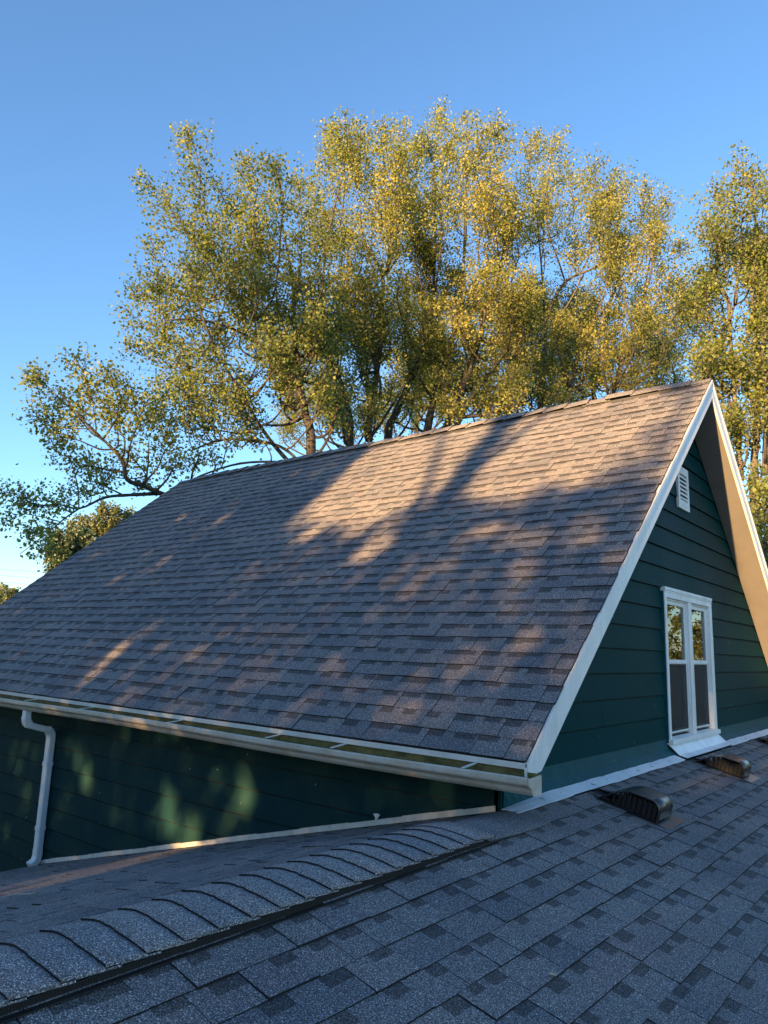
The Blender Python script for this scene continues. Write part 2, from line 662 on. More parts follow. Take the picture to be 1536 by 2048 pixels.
cst = lambda v: (lambda y: v)
mb = MB()
wall_strip(mb, 0, WY0, cst(GROUND), zt)
wall_strip(mb, WY1, DEP, cst(GROUND), zt)
wall_strip(mb, WY0, WY1, cst(GROUND), cst(WZ0))
wall_strip(mb, WY0, RY, cst(WZ1), zt)
wall_strip(mb, RY, WY1, cst(WZ1), zt)
gable = as_parent(mb.build('gable_wall', 'deck', house))  # near-black backing paints the shadow lines into the gaps between boards
mb = MB()
mb.box((HX0 + 0.3, 0.004, GROUND), (-wt - 0.01, 0.004 + wt, 0.42))
side = as_parent(mb.build('side_wall', 'deck', house))  # near-black again, so the board gaps come out shadow-dark
mb = MB()
mb.box((HX0 + 0.3, DEP - wt, GROUND), (-wt - 0.01, DEP - 0.004, 0.42))
mb.build('back_wall', 'teal', house)
mb = MB()
wall_strip(mb, 0, RY, cst(GROUND), zt)
wall_strip(mb, RY, DEP, cst(GROUND), zt)
for k in range(len(mb.V)):
    mb.V[k] = (mb.V[k][0] + HX0 + 0.15, mb.V[k][1], mb.V[k][2])
mb.build('far_gable_wall', 'teal', house)


def clap(parent, poly_yz, zb, axis, flip=1):
    """one clapboard: polygon given in the wall plane (t, z); proud by 15 mm at the bottom, 4 mm at the top"""
    z_lo = min(z for _, z in poly_yz)
    pr = lambda z: 0.021 - 0.018 * (z - zb) / SD
    n_ = len(poly_yz)
    V = []
    for t, z in poly_yz:
        V.append((pr(z), t, z) if axis == 'x' else (t, -pr(z), z))
    for t, z in poly_yz:
        V.append((-0.003, t, z) if axis == 'x' else (t, 0.003, z))
    F = [tuple(range(n_)), tuple(range(n_, 2 * n_))[::-1]] + [(i, n_ + i, n_ + (i + 1) % n_, (i + 1) % n_) for i in range(n_)]
    me = mesh_of('siding_board', V, F)
    o = link('siding_board', me, None, ['teal' if axis == 'x' else 'teal_dusty'])
    o.parent = parent
    return o


def clip_poly(poly, f):
    """keep the side where f(t,z) >= 0"""
    out_ = []
    for i in range(len(poly)):
        a, b_ = poly[i], poly[(i + 1) % len(poly)]
        fa, fb = f(*a), f(*b_)
        if fa >= 0:
            out_.append(a)
        if fa * fb < 0:
            s_ = fa / (fa - fb)
            out_.append((a[0] + (b_[0] - a[0]) * s_, a[1] + (b_[1] - a[1]) * s_))
    return out_


WOUT = (3.085, 4.70, 0.29, 1.775)      # outside of the window casing
for k in range(-13, 6):
    zb = Z0 - k * SD
    ztop = zb + SD - 0.009
    segs = [(0.004, DEP)]
    if zb < WOUT[3] - 0.01:
        if ztop > WOUT[3] + 0.02:
            segs = [(0.004, WOUT[0]), (WOUT[1], DEP)]
            if ztop - WOUT[3] > 0.02:
                segs.append((WOUT[0], WOUT[1], WOUT[3]))
        else:
            segs = [(0.004, WOUT[0]), (WOUT[1], DEP)]
    if k == 4:
        segs = [(0.004, 1.583), (1.587, WOUT[0]), (WOUT[1], DEP)]
    if k == 1:
        segs = [(0.004, WOUT[0]), (WOUT[1], 6.9), (6.904, DEP)]
    for sg in segs:
        lo = sg[2] if len(sg) == 3 else zb
        P = [(sg[0], lo), (sg[1], lo), (sg[1], ztop), (sg[0], ztop)]
        P = clip_poly(P, lambda t, z: RZ - SOFF - RM * (RY - t) - 0.004 - z)
        P = clip_poly(P, lambda t, z: RZ - SOFF - RM * (t - RY) - 0.004 - z)
        if len(P) >= 3 and max(z for _, z in P) - min(z for _, z in P) > 0.01:
            clap(gable, P, zb, 'x')
for k in range(-1, 21):
    zb = Z1 - k * SD
    ztop = min(zb + SD - 0.012, 0.325)
    js = {3: (-3.475,), 5: (-6.3,), 0: (-4.3,), -1: (-2.2,), 1: (-7.1,), 2: (-1.6,), 4: (-8.0,)}.get(k, ())
    xs = [HX0 + 0.3] + sorted(js) + [-0.03]
    for a, b_ in zip(xs[:-1], xs[1:]):
        clap(side, [(a + 0.002, zb), (b_ - 0.002, zb), (b_ - 0.002, ztop), (a + 0.002, ztop)], zb, 'y')
# corner board where the two walls meet
mb = MB()
mb.box((-0.03, -0.02, GROUND), (0.0, 0.003, 0.325))
mb.box((-0.03, -0.02, GROUND), (0.018, -0.0005, 0.325))
bevel(mb.build('corner_trim', 'teal', gable), 0.003).parent = gable

# base sheet and membrane at the foot of the gable wall ---------------------
LS, LC = 0.26, 0.215             # the low wing's near slope: z = LC - LS x


def lowz(x):
    return LC - LS * x


ys = np.concatenate([np.linspace(0.0, 3.0, 40), [3.08]])
ys2 = np.concatenate([[4.72], np.linspace(4.8, DEP, 40)])


def sheet_strip(ylist, inner, outer, name, mat, th=0.004, mid=None):
    """thin sheet between two edge functions of y"""
    V, F = [], []
    rows = [inner] + ([mid] if mid else []) + [outer]
    for y in ylist:
        for fn in rows:
            V.append(fn(y))
    k = len(rows)
    for i in range(len(ylist) - 1):
        for j in range(k - 1):
            F.append((i * k + j, i * k + j + 1, (i + 1) * k + j + 1, (i + 1) * k + j))
    me = mesh_of(name, V, F, None, False)
    o = link(name, me, house, [mat])
    md = o.modifiers.new('solid', 'SOLIDIFY')
    md.thickness = th
    md.offset = 0
    return o


def wob(y, s=1.0):
    return s * (0.006 * math.sin(y * 5.3) + 0.004 * math.sin(y * 13.1 + 1) + 0.0025 * math.sin(y * 31 + 2))


sheet_strip([3.08, 3.5, 4.2, 4.72], lambda y: (0.010, y, 0.285), lambda y: (0.095, y, 0.186), 'base_flashing', 'teal_flash', mid=lambda y: (0.024, y, 0.255))
cr = lambda y: min(1.0, max(0.0, y) / 0.4)
for yl in (ys, ys2):
    sheet_strip(yl, lambda y: (0.010, y, Z0 - 5 * SD + 0.01), lambda y: (0.020 + 0.078 * cr(y) + wob(y, 0.4), y, 0.150 + 0.037 * cr(y)), 'base_flashing', 'teal_flash',
                mid=lambda y: (0.024, y, 0.255))
    sheet_strip(yl, lambda y: (0.016 + 0.062 * cr(y) + wob(y + 3, 0.6), y - 0.02 * (1 - cr(y)), 0.156 + 0.050 * cr(y) + 0.003 * abs(math.sin(y * 9))),
                lambda y: (0.182 + 0.006 * max(0, 1 - y) + wob(y), y - 0.13 * (1 - cr(y)), lowz(0.182) + 0.012), 'membrane_strip', 'membrane', 0.003,
                mid=lambda y: (0.085 + 0.04 * cr(y) + wob(y, 0.5), y - 0.07 * (1 - cr(y)), 0.172 + 0.024 * cr(y)))
# wrinkles / cut seams in the membrane
for y in (0.28, 0.55, 1.05, 1.33, 1.95, 2.3, 2.75, 5.5, 6.1, 6.6):
    x0 = 0.108 + random.uniform(0, .012)
    mb = MB()
    mb.tube([(x0, y, 0.196), (x0 + 0.02, y + random.uniform(-.02, .02), 0.197), (x0 + 0.04, y + random.uniform(-.03, .03), 0.190)], [0.001, 0.0022, 0.001], 4)
    mb.build('membrane_wrinkle', 'deck', house)
# white sheet under the window
sheet_strip([WOUT[0] - 0.01, 3.9, WOUT[1] + 0.01], lambda y: (0.03, y, 0.30), lambda y: (0.176, y + (0.10 if y > 4 else (0.06 if y < 3.5 else 0.06)) , lowz(0.176) + 0.020), 'window_apron', 'membrane', 0.004,
            mid=lambda y: (0.10, y + (0.10 if y > 4 else 0.08), 0.204))

# sheet metal strip where the low wing's far slope meets the side wall
FS = 0.252
farz = lambda x: 0.133 + FS * x
mb = MB()
pts = [(x, farz(x)) for x in np.linspace(-5.43, -0.02, 24)]
for (xa, za), (xb, zb_) in zip(pts[:-1], pts[1:]):
    wv = 0.003 * math.sin(xa * 7)
    mb.prism([(xa, -0.026, za + 0.012), (xb, -0.026, zb_ + 0.012), (xb, -0.026, zb_ + 0.05 + wv), (xa, -0.026, za + 0.05 + wv)], (0, 0.006, 0))
mb.build('step_flashing', 'strip', house)

# rake boards, soffits, fascia, drip edge -------------------------------------
BT, BB = 0.022, 0.225                # below the roof surface: top and bottom of the board


def rake(x0, x1, sgn, name='rake_board'):
    mb = MB()
    ya, yb = (EY + 0.015, RY) if sgn < 0 else (RY, DEP - EY - 0.015)
    zr = lambda y: RZ - RM * abs(y - RY)
    if sgn < 0:
        P = [(x0, ya + 0.0, zr(ya) - BT), (x0, yb, zr(yb) - BT), (x0, yb, zr(yb) - BB), (x0, ya + 0.17, zr(ya + 0.17) - BB), (x0, ya, zr(ya) - 0.10)]
    else:
        P = [(x0, ya, zr(ya) - BT), (x0, yb, zr(yb) - BT), (x0, yb - 0.12, zr(yb - .12) - BB), (x0, ya, zr(ya) - BB)]
    mb.prism(P, (x1 - x0, 0, 0))
    return bevel(mb.build(name, 'white', house), 0.004)


for (xa, xb) in ((HX1 - 0.03, HX1 - 0.006), (HX0 + 0.006, HX0 + 0.03)):
    rake(xa, xb, -1)
    rake(xa, xb, 1)
# drip metal along the rakes, a hand wider than the board
for sgn in (-1, 1):
    mb = MB()
    zr = lambda y: RZ - RM * abs(y - RY)
    ya, yb = (EY, RY) if sgn < 0 else (RY, DEP - EY)
    mb.prism([(HX1 - 0.02, ya, zr(ya) - 0.008), (HX1 - 0.02, yb, zr(yb) - 0.008), (HX1 - 0.02, yb, zr(yb) - 0.05), (HX1 - 0.02, ya, zr(ya) - 0.05)], (0.0235, 0, 0))
    mb.build('rake_drip_edge', 'white', house)
for sgn in (-1, 1):
    for xa, xb in ((0.016, HX1 - 0.03), (HX0 + 0.03, HX0 + 0.14)):
        mb = MB()
        ya, yb = (EY + 0.05, RY - 0.001) if sgn < 0 else (RY + 0.001, DEP - EY - 0.05)
        zs = lambda y: RZ - SOFF + 0.018 - RM * abs(y - RY)
        mb.prism([(xa, ya, zs(ya)), (xa, yb, zs(yb)), (xa, yb, zs(yb) + 0.02), (xa, ya, zs(ya) + 0.02)], (xb - xa, 0, 0))
        mb.build('rake_soffit', 'soffit', house)
# ragged caulk seam where soffit meets wall
for y0, yf in ((EY, -1), (DEP - EY, 1)):
    mb = MB()
    yfas = y0 + (0.018 if yf < 0 else -0.018)
    mb.box((HX0 + 0.01, yfas, 0.347), (HX1 - 0.035, yfas + (0.02 if yf < 0 else -0.02), 0.455))
    mb.build('fascia', 'moss' if yf < 0 else 'white', house)
    mb = MB()
    mb.box((HX0 + 0.01, yfas + (0.021 if yf < 0 else -0.021), 0.327), (-0.005, (-0.001 if yf < 0 else DEP + 0.001), 0.345))
    mb.build('eave_soffit', 'white', house)
mb = MB()
mb.prism([(HX0, EY - 0.007, EZ - 0.007), (HX0, EY + 0.016, EZ - 0.012), (HX0, EY + 0.016, EZ - 0.042), (HX0, EY + 0.001, EZ - 0.042)], (HX1 - HX0 - 0.012, 0, 0))
mb.build('drip_edge', 'white', house)

# gutter --------------------------------------------------------------------
gx0, gx1 = HX0 + 0.02, 0.405
prof = [(EY + 0.017, 0.437), (EY + 0.017, 0.336), (-0.345, 0.332), (-0.362, 0.336), (-0.378, 0.352), (-0.386, 0.372), (-0.402, 0.386), (-0.418, 0.392),
        (-0.4215, 0.40), (-0.4215, 0.424), (-0.417, 0.430), (-0.402, 0.430), (-0.400, 0.424)]
mb = MB()
xs = np.linspace(gx0, gx1, 40)
V, F = [], []
for x in xs:
    sag = 0.006 * math.sin(x * 1.3) + (-x) * 0.0012
    for y, z in prof:
        V.append((x, y, z + sag - 0.002))
kk = len(prof)
for i in range(len(xs) - 1):
    for j in range(kk - 1):
        F.append((i * kk + j, (i + 1) * kk + j, (i + 1) * kk + j + 1, i * kk + j + 1))
me = mesh_of('gutter', V, F)
gut = link('gutter', me, house, ['cream', 'moss'])
for i, pl in enumerate(me.polygons):
    pl.material_index = 1 if (i % (kk - 1)) < 2 else 0
md = gut.modifiers.new('solid', 'SOLIDIFY')
md.thickness = 0.0025
md.offset = 0
as_parent(gut)
mb = MB()
mb.prism([(gx1 + 0.002, y, z - 0.004) for y, z in prof[:11]] , (0.006, 0, 0))
ec = mb.build('end_cap', 'cream', None)
ec.parent = gut
for x in (-9.0, -7.9, -6.7, -5.335, -4.244, -2.855, -1.672, -1.034, -0.008):
    mb = MB()
    zz = 0.428 + (-x) * 0.0012
    mb.prism([(x - 0.011, -0.262, zz + 0.018), (x + 0.011, -0.262, zz + 0.018), (x + 0.011, -0.415, zz + 0.004), (x - 0.011, -0.415, zz + 0.004)], (0, 0, 0.004))
    hg = mb.build('hanger', 'galv', None)
    hg.parent = gut
# some matted leaf litter in the gutter
mb = MB()
xs = np.linspace(gx0 + 0.03, gx1 - 0.01, 160)
V, F = [], []
for i, x in enumerate(xs):
    h = 0.372 + 0.012 * math.sin(x * 4.1) + random.uniform(-0.006, 0.006) - x * .0012
    V += [(x, -0.272, h + 0.012), (x, -0.33, h + random.uniform(-.006, .006)), (x, -0.384, h - 0.004)]
for i in range(len(xs) - 1):
    for j in range(2):
        F.append((i * 3 + j, i * 3 + j + 1, i * 3 + j + 4, i * 3 + j + 3))
lt = link('gutter_litter', mesh_of('gutter_litter', V, F), None, ['moss'])
lt.parent = gut
lt['kind'] = 'stuff'

# downspout ------------------------------------------------------------------
dsx = -5.40


def rect_tube(mb, path, wx, wy):
    """rectangular pipe with its width along X, path in the x, y, z"""
    P = np.array(path, float)
    T = np.gradient(P, axis=0)
    T /= np.linalg.norm(T, axis=1)[:, None]
    X = np.array([1.0, 0, 0])
    V = []
    for p_, t in zip(P, T):
        nrm = np.cross(t, X)
        nrm /= np.linalg.norm(nrm)
        x_ = np.cross(nrm, t)
        c_ = 0.25
        for a, b_ in ((-1, -1 + c_), (-1 + c_, -1), (1 - c_, -1), (1, -1 + c_), (1, 1 - c_), (1 - c_, 1), (-1 + c_, 1), (-1, 1 - c_)):
            V.append(p_ + x_ * a * wx / 2 + nrm * b_ * wy / 2)
    F = []
    for i in range(len(P) - 1):
        for k in range(8):
            F.append((i * 8 + k, i * 8 + (k + 1) % 8, (i + 1) * 8 + (k + 1) % 8, (i + 1) * 8 + k))
    F += [tuple(range(8))[::-1], tuple(range(len(P) * 8 - 8, len(P) * 8))]
    mb.add(V, F)


mb = MB()
rect_tube(mb, [(dsx, -0.058, 0.06), (dsx, -0.058, -0.4), (dsx, -0.058, -1.10)], 0.092, 0.07)
dspt = as_parent(mb.build('downspout', 'white', house))
bevel(dspt, 0.004)
mb = MB()
path = [(dsx, -0.345, 0.335), (dsx, -0.345, 0.275)]
for k in range(6):
    a = math.radians(62 * k / 5)
    path.append((dsx, -0.345 + 0.09 * (1 - math.cos(a)), 0.262 - 0.09 * math.sin(a)))
p0 = path[-1]
p1 = (dsx, -0.118, 0.13)
path.append(((p0[0] + p1[0]) / 2, (p0[1] + p1[1]) / 2, (p0[2] + p1[2]) / 2))
for k in range(6):
    a = math.radians(62 - 62 * k / 5)
    path.append((dsx, -0.058 - 0.07 * (1 - math.cos(a)) , 0.045 + 0.09 * math.sin(a)))
path.append((dsx, -0.058, 0.03))
rect_tube(mb, path, 0.086, 0.064)
for q in (2, 3, 4, 5, 6, 9, 10, 11, 12, 13):
    p_ = np.array(path[q])
    t_ = np.array(path[q + 1]) - np.array(path[q - 1])
    t_ = t_ / np.linalg.norm(t_) * 0.005
    rect_tube(mb, [p_ - t_, p_, p_ + t_], 0.097, 0.076)
el = mb.build('elbow', 'white', None)
el.parent = dspt
for z in (-0.22, -0.86):
    mb = MB()
    rect_tube(mb, [(dsx, -0.058, z + 0.02), (dsx, -0.058, z), (dsx, -0.058, z - 0.02)], 0.102, 0.08)
    st = mb.build('strap', 'white', None)
    st.parent = dspt
mb = MB()
rect_tube(mb, [(dsx, -0.058, -1.06), (dsx, -0.058, -1.13), (dsx, -0.075, -1.18), (dsx, -0.13, -1.215)], 0.096, 0.074)
st = mb.build('elbow', 'white', None, label='short kicked-out elbow at the foot of the downspout')
st.parent = dspt

# gable vent -------------------------------------------------------------------
vy0, vy1, vz0, vz1 = 3.70, 4.07, 2.67, 3.145
mb = MB()
t = 0.055
xx0, xx1 = 0.006, 0.036
mb.box((xx0, vy0, vz0), (xx1, vy0 + t, vz1))
mb.box((xx0, vy1 - t, vz0), (xx1, vy1, vz1))
mb.box((xx0, vy0 + t, vz0), (xx1, vy1 - t, vz0 + 0.10))
mb.box((xx0, vy0 + t, vz1 - 0.085), (xx1, vy1 - t, vz1))
gv = as_parent(bevel(mb.build('gable_vent', 'white', house), 0.003))
mb = MB()
mb.box((xx0 + 0.0005, vy0 + 0.03, vz0 + 0.03), (xx0 + 0.004, vy1 - 0.03, vz1 - 0.03))
bk = mb.build('vent_backing', 'black', None)
bk.parent = gv
za, zb_ = vz0 + 0.105, vz1 - 0.09
for k in range(6):
    z = za + (zb_ - za) * (k + 0.1) / 6
    mb = MB()
    mb.prism([(xx1 - 0.002, vy0 + t + 0.001, z), (xx1 - 0.001, vy0 + t + 0.001, z + 0.012), (xx0 + 0.006, vy0 + t + 0.001, z + 0.046), (xx0 + 0.005, vy0 + t + 0.001, z + 0.036)], (0, vy1 - vy0 - 2 * t - 0.002, 0))
    s_ = mb.build('slat', 'white', None)
    s_.parent = gv
mb = MB()
mb.box((xx1 - 0.001, vy0, vz0 + 0.044), (xx1 + 0.003, vy1, vz0 + 0.05))
s_ = mb.build('sill_line', 'white', None)
s_.parent = gv

# window --------------------------------------------------------------------
y0, y1, z0, z1 = WOUT
mb = MB()
f0, f1 = 0.0, 0.045
jw = 0.075
hd = 0.10
ym = 3.893
mb.box((f0, y0, z0 + 0.05), (f1, y0 + jw - 0.02, z1 - hd))
mb.box((f0, y1 - jw - 0.025, z0 + 0.05), (f1, y1, z1 - hd))
mb.box((f0, y0, z1 - hd), (f1, y1, z1))
mb.box((f0 + 0.001, y0 - 0.005, z1 - 0.03), (f1 + 0.008, y1 + 0.005, z1 + 0.003))
mb.box((f0 + 0.001, y0 - 0.003, z1 - 0.048), (f1 + 0.004, y1 + 0.003, z1 - 0.0305))
mb.box((f0, ym - 0.052, z0 + 0.05), (f1 - 0.004, ym + 0.052, z1 - hd))
# jamb linings reaching back into the wall
for ya, yb in ((y0 + jw - 0.02, y0 + jw - 0.008), (ym - 0.062, ym - 0.052), (ym + 0.052, ym + 0.062), (y1 - jw - 0.037, y1 - jw - 0.025)):
    mb.box((-0.12, ya, z0 + 0.06), (0.02, yb, z1 - hd))
mb.box((-0.12, y0 + jw, z1 - hd - 0.018), (0.02, y1 - jw, z1 - hd))
beads = MB()
beads.box((0.0, y0 - 0.013, z0 + 0.02), (0.034, y0 - 0.0005, z1 - 0.04))
beads.box((0.0, y1 + 0.0005, z0 + 0.02), (0.034, y1 + 0.008, z1 - 0.04))
win = as_parent(bevel(mb.build('double_window', 'white', house), 0.003))
for q_ in (0, 8):
    mb = MB()
    mb.add(beads.V[q_:q_ + 8], [tuple(i for i in f) for f in beads.F[:6]])
    s_ = mb.build('caulk_bead', 'teal_flash', None)
    s_.parent = win
mb = MB()
mb.prism([(-0.12, y0 - 0.01, z0 + 0.05), (-0.12, y0 - 0.01, z0 + 0.085), (0.075, y0 - 0.01, z0 + 0.05), (0.075, y0 - 0.01, z0 + 0.008), (0.0, y0 - 0.01, z0 + 0.008)], (0, y1 - y0 + 0.015, 0))
s_ = bevel(mb.build('sill', 'white', None), 0.004)
s_.parent = win
zmid = 1.045
for (ya, yb) in ((y0 + jw - 0.008, ym - 0.062), (ym + 0.062, y1 - jw - 0.037)):
    for nm, za, zb_, xo in (('upper', zmid - 0.005, z1 - hd - 0.018, 0.008), ('lower', z0 + 0.085, zmid + 0.02, -0.016)):
        mb = MB()
        sw = 0.038 if nm == 'upper' else 0.030
        mb.box((xo - 0.022, ya, za), (xo, ya + sw, zb_))
        mb.box((xo - 0.022, yb - sw, za), (xo, yb, zb_))
        mb.box((xo - 0.022, ya + sw, za), (xo, yb - sw, za + 0.04))
        mb.box((xo - 0.022, ya + sw, zb_ - 0.04), (xo, yb - sw, zb_))
        s_ = bevel(mb.build('sash', 'white', None), 0.003)
        s_.parent = win
        mb = MB()
        mb.box((xo - 0.014, ya + sw - 0.004, za + 0.036), (xo - 0.010, yb - sw + 0.004, zb_ - 0.036))
        s_ = mb.build('pane', 'glass', None)
        s_.parent = win
        if nm == 'lower':
            mb = MB()
            mb.box((xo + 0.012, ya + 0.004, za + 0.01), (xo + 0.018, ya + 0.018, zb_ - 0.03))
            mb.box((xo + 0.012, yb - 0.018, za + 0.01), (xo + 0.018, yb - 0.004, zb_ - 0.03))
            mb.box((xo + 0.012, ya + 0.018, za + 0.01), (xo + 0.018, yb - 0.018, za + 0.024))
            s_ = mb.build('screen_frame', 'white', None)
            s_.parent = win
            mb = MB()
            mb.box((xo + 0.013, ya + 0.018, za + 0.024), (xo + 0.0145, yb - 0.018, zb_ - 0.03))
            s_ = mb.build('insect_screen', 'screen', None)
            s_.parent = win
    # curtain hanging behind each light, drawn to the right-hand side, in folds
    V, F = [], []
    for side_, w0, w1 in ((0, yb - 0.19, yb - 0.01), (1, ya + 0.01, ya + 0.05)):
        k0 = len(V)
        for i in range(25):
            y = w0 + (w1 - w0) * i / 24
            x = -0.16 + 0.014 * math.sin(i * 1.35)
            V += [(x, y, z0 + 0.05), (x, y, z1 - hd)]
        F += [(k0 + 2 * i, k0 + 2 * i + 2, k0 + 2 * i + 3, k0 + 2 * i + 1) for i in range(24)]
    s_ = link('curtain', mesh_of('curtain', V, F, None, True), None, ['curtain'])
    s_.parent = win
# near-black box painted to stand in for the unlit room behind
mb = MB()
V = [(-0.165, 2.6, 0.0), (-0.165, 5.4, 0.0), (-0.165, 5.4, 2.0), (-0.165, 2.6, 2.0), (-2.4, 2.6, 0.0), (-2.4, 5.4, 0.0), (-2.4, 5.4, 2.0), (-2.4, 2.6, 2.0)]
mb.add(V, [(4, 5, 6, 7), (0, 1, 5, 4), (2, 3, 7, 6), (1, 2, 6, 5), (3, 0, 4, 7)])
mb.build('room_lining', 'dark_room', house)

# ------------------------------------------------------------------ the low wing in front
wing = thing('low_wing', (0.05, -3.5, GROUND), 'low wing with shallow dark grey shingle roof in front of the teal house', 'house')
RX = 0.16
rz = LC - LS * RX
EXPL = 0.1488
WX1, WX0 = 5.5, -5.45
WYA, WYB = -8.5, 9.5
Nn = np.array([LS, 0, 1]) / math.hypot(1, LS)
mb = MB()
e = 0.012
mb.prism([(RX, WYA, rz - e), (WX1, WYA, lowz(WX1) - e), (WX1, WYA, lowz(WX1) - 0.14), (RX, WYA, rz - 0.16)], (0, WYB - WYA, 0))
mb.prism([(RX - 0.001, -0.02, rz - e), (0.004, -0.02, farz(0.004) - e), (0.004, -0.02, rz - 0.16), (RX - 0.001, -0.02, rz - 0.16)], (0, WYB + 0.02, 0))
near_roof = as_parent(mb.build('near_slope', 'deck', wing))
mb = MB()
mb.prism([(RX - 0.001, WYA, rz - e), (WX0, WYA, farz(WX0) - e), (WX0, WYA, farz(WX0) - 0.14), (RX - 0.001, WYA, rz - 0.16)], (0, -0.03 - WYA, 0))
far_roof = as_parent(mb.build('far_slope', 'deck', wing))
for nm, a, b_ in (('wing_wall', (0.3, WYA + 0.3, GROUND), (WX1 - 0.4, WYA + 0.45, -1.35)), ('wing_wall', (WX1 - 0.55, WYA + 0.46, GROUND), (WX1 - 0.4, WYB - 0.3, lowz(WX1) + 0.0)),
                  ('wing_wall', (WX0 + 0.4, WYA + 0.3, GROUND), (0.29, WYA + 0.45, -1.3)), ('wing_wall', (WX0 + 0.4, WYA + 0.46, GROUND), (WX0 + 0.55, -0.03, farz(WX0) - 0.05))):
    mb = MB()
    mb.box(a, b_)
    mb.build(nm, 'teal', wing)
slen = math.hypot(1, LS)
Vn = np.array([-1, 0, LS]) / slen       # up the near slope
VENTS = [(0.467, 0.955), (0.432, 3.30), (0.43, 5.80)]


def keep_near(P):
    for vx, vy in VENTS:
        if vx - 0.25 < P[0] < vx + 0.10 and abs(P[1] - vy) < 0.06:
            return False
    return True


# courses set out so that a butt edge falls at x = 0.48
vl = (WX1 - RX) * slen
x_line = 0.480
n_c = round((WX1 - x_line) * slen / EXPL)
off = (WX1 - x_line) * slen - n_c * EXPL
Oz = np.array([WX1, WYA, lowz(WX1)]) + Vn * off
shingle_field(near_roof, Oz, (0, 1, 0), Vn, Nn, WYB - WYA, vl - off - 0.02, EXPL, 1, 21, keep=keep_near, bwr=(0.07, 0.12), wr=(0.15, 0.30))
Vf = np.array([1, 0, FS]) / math.hypot(1, FS)
Nf = np.array([-FS, 0, 1]) / math.hypot(1, FS)
shingle_field(far_roof, (WX0, -0.032, farz(WX0)), (0, -1, 0), Vf, Nf, -0.03 - WYA - 0.002, (RX - WX0) * math.hypot(1, FS) - 0.02, EXPL, 0, 22, nobj=0)

# ridge caps on the wing ---------------------------------------------------------
CE = 0.1332


def wing_cap(y, k, flat=False):
    prof = []
    for s_ in np.linspace(-1, 1, 15):
        x = RX + 0.187 * s_
        base = rz - (LS if s_ > 0 else FS) * abs(x - RX)
        rnd = -0.014 * math.exp(-(s_ / 0.35) ** 2)
        prof.append((x, base + 0.030 + 0.010 * abs(s_) + rnd))
    V, F = [], []
    L = CE + 0.05
    tw = random.uniform(-.004, .004)
    for yy, lf in ((y, 0.011), (y + L, 0.002)):
        for th in (0.0, 0.010):
            for j, (x, z) in enumerate(prof):
                V.append((x, yy + tw * (j - 7) / 7 + 0.006 * math.sin(j * 0.5), z + lf + th))
    q = len(prof)
    for i in range(q - 1):
        F += [(q + i, q + i + 1, 3 * q + i + 1, 3 * q + i), (i, 2 * q + i, 2 * q + i + 1, i + 1), (i, i + 1, q + i + 1, q + i), (2 * q + i, 3 * q + i, 3 * q + i + 1, 2 * q + i + 1)]
    F += [(0, q, 3 * q, 2 * q), (q - 1, 3 * q - 1, 4 * q - 1, 2 * q - 1)]
    me = mesh_of('ridge_cap', V, F)
    for i, pl in enumerate(me.polygons):
        pl.use_smooth = i % 4 == 0 and i < 4 * (q - 1)
        pl.material_index = 1 if i % 4 == 2 else 0
    return link('ridge_cap', me, wing, ['cap', 'edge'])


y = -0.957
k = 0
while y > -8.4:
    wing_cap(y, k)
    y -= CE
    k += 1
wing_cap(-0.86, 99)
# last flat patch of shingle between the ridge and the house corner
mb = MB()
V, F = [], []
for yy, hh in ((-0.72, 0.036), (-0.45, 0.022), (-0.03, 0.013)):
    for s_ in np.linspace(-1, 1, 11):
        x = RX + 0.19 * s_
        V.append((x, yy + 0.02 * math.sin(s_ * 3), rz - (LS if s_ > 0 else FS) * abs(x - RX) + hh - 0.008 * math.exp(-(s_ / 0.3) ** 2)))
for r_ in range(2):
    for i in range(10):
        F.append((r_ * 11 + i, r_ * 11 + i + 1, r_ * 11 + 12 + i, r_ * 11 + 11 + i))
o = link('ridge_end_patch', mesh_of('ridge_end_patch', V, F, None, True), wing, ['shingle'])
md = o.modifiers.new('solid', 'SOLIDIFY')
md.thickness = 0.007
# vent strips under the caps
for s_ in (1, -1):
    sl_ = LS if s_ > 0 else FS
    mb = MB()
    xa, xb = RX + s_ * 0.14, RX + s_ * 0.172
    za_, zb2 = rz - sl_ * 0.14, rz - sl_ * 0.172
    mb.prism([(xa, WYA, za_ + 0.008), (xb, WYA, zb2 + 0.008), (xb, WYA, zb2 + 0.034), (xa, WYA, za_ + 0.034)], (0, -0.63 - WYA, 0))
    rv = as_parent(mb.build('ridge_vent', 'black', wing))
    if s_ > 0:
        mb = MB()
        y = -4.2
        while y < -0.65:
            mb.box((xb - 0.004, y, zb2 + 0.009), (xb + 0.0015, y + 0.0035, zb2 + 0.033))
            y += 0.0085
        mb.box((xb - 0.004, -4.3, zb2 + 0.0055), (xb + 0.022, -0.63, zb2 + 0.0085))
        mb.box((xb - 0.004, -4.3, zb2 + 0.0332), (xb + 0.006, -0.63, zb2 + 0.0355))
        rb = mb.build('louvre_ribs', 'black', None)
        rb.parent = rv
        rb['kind'] = 'stuff'


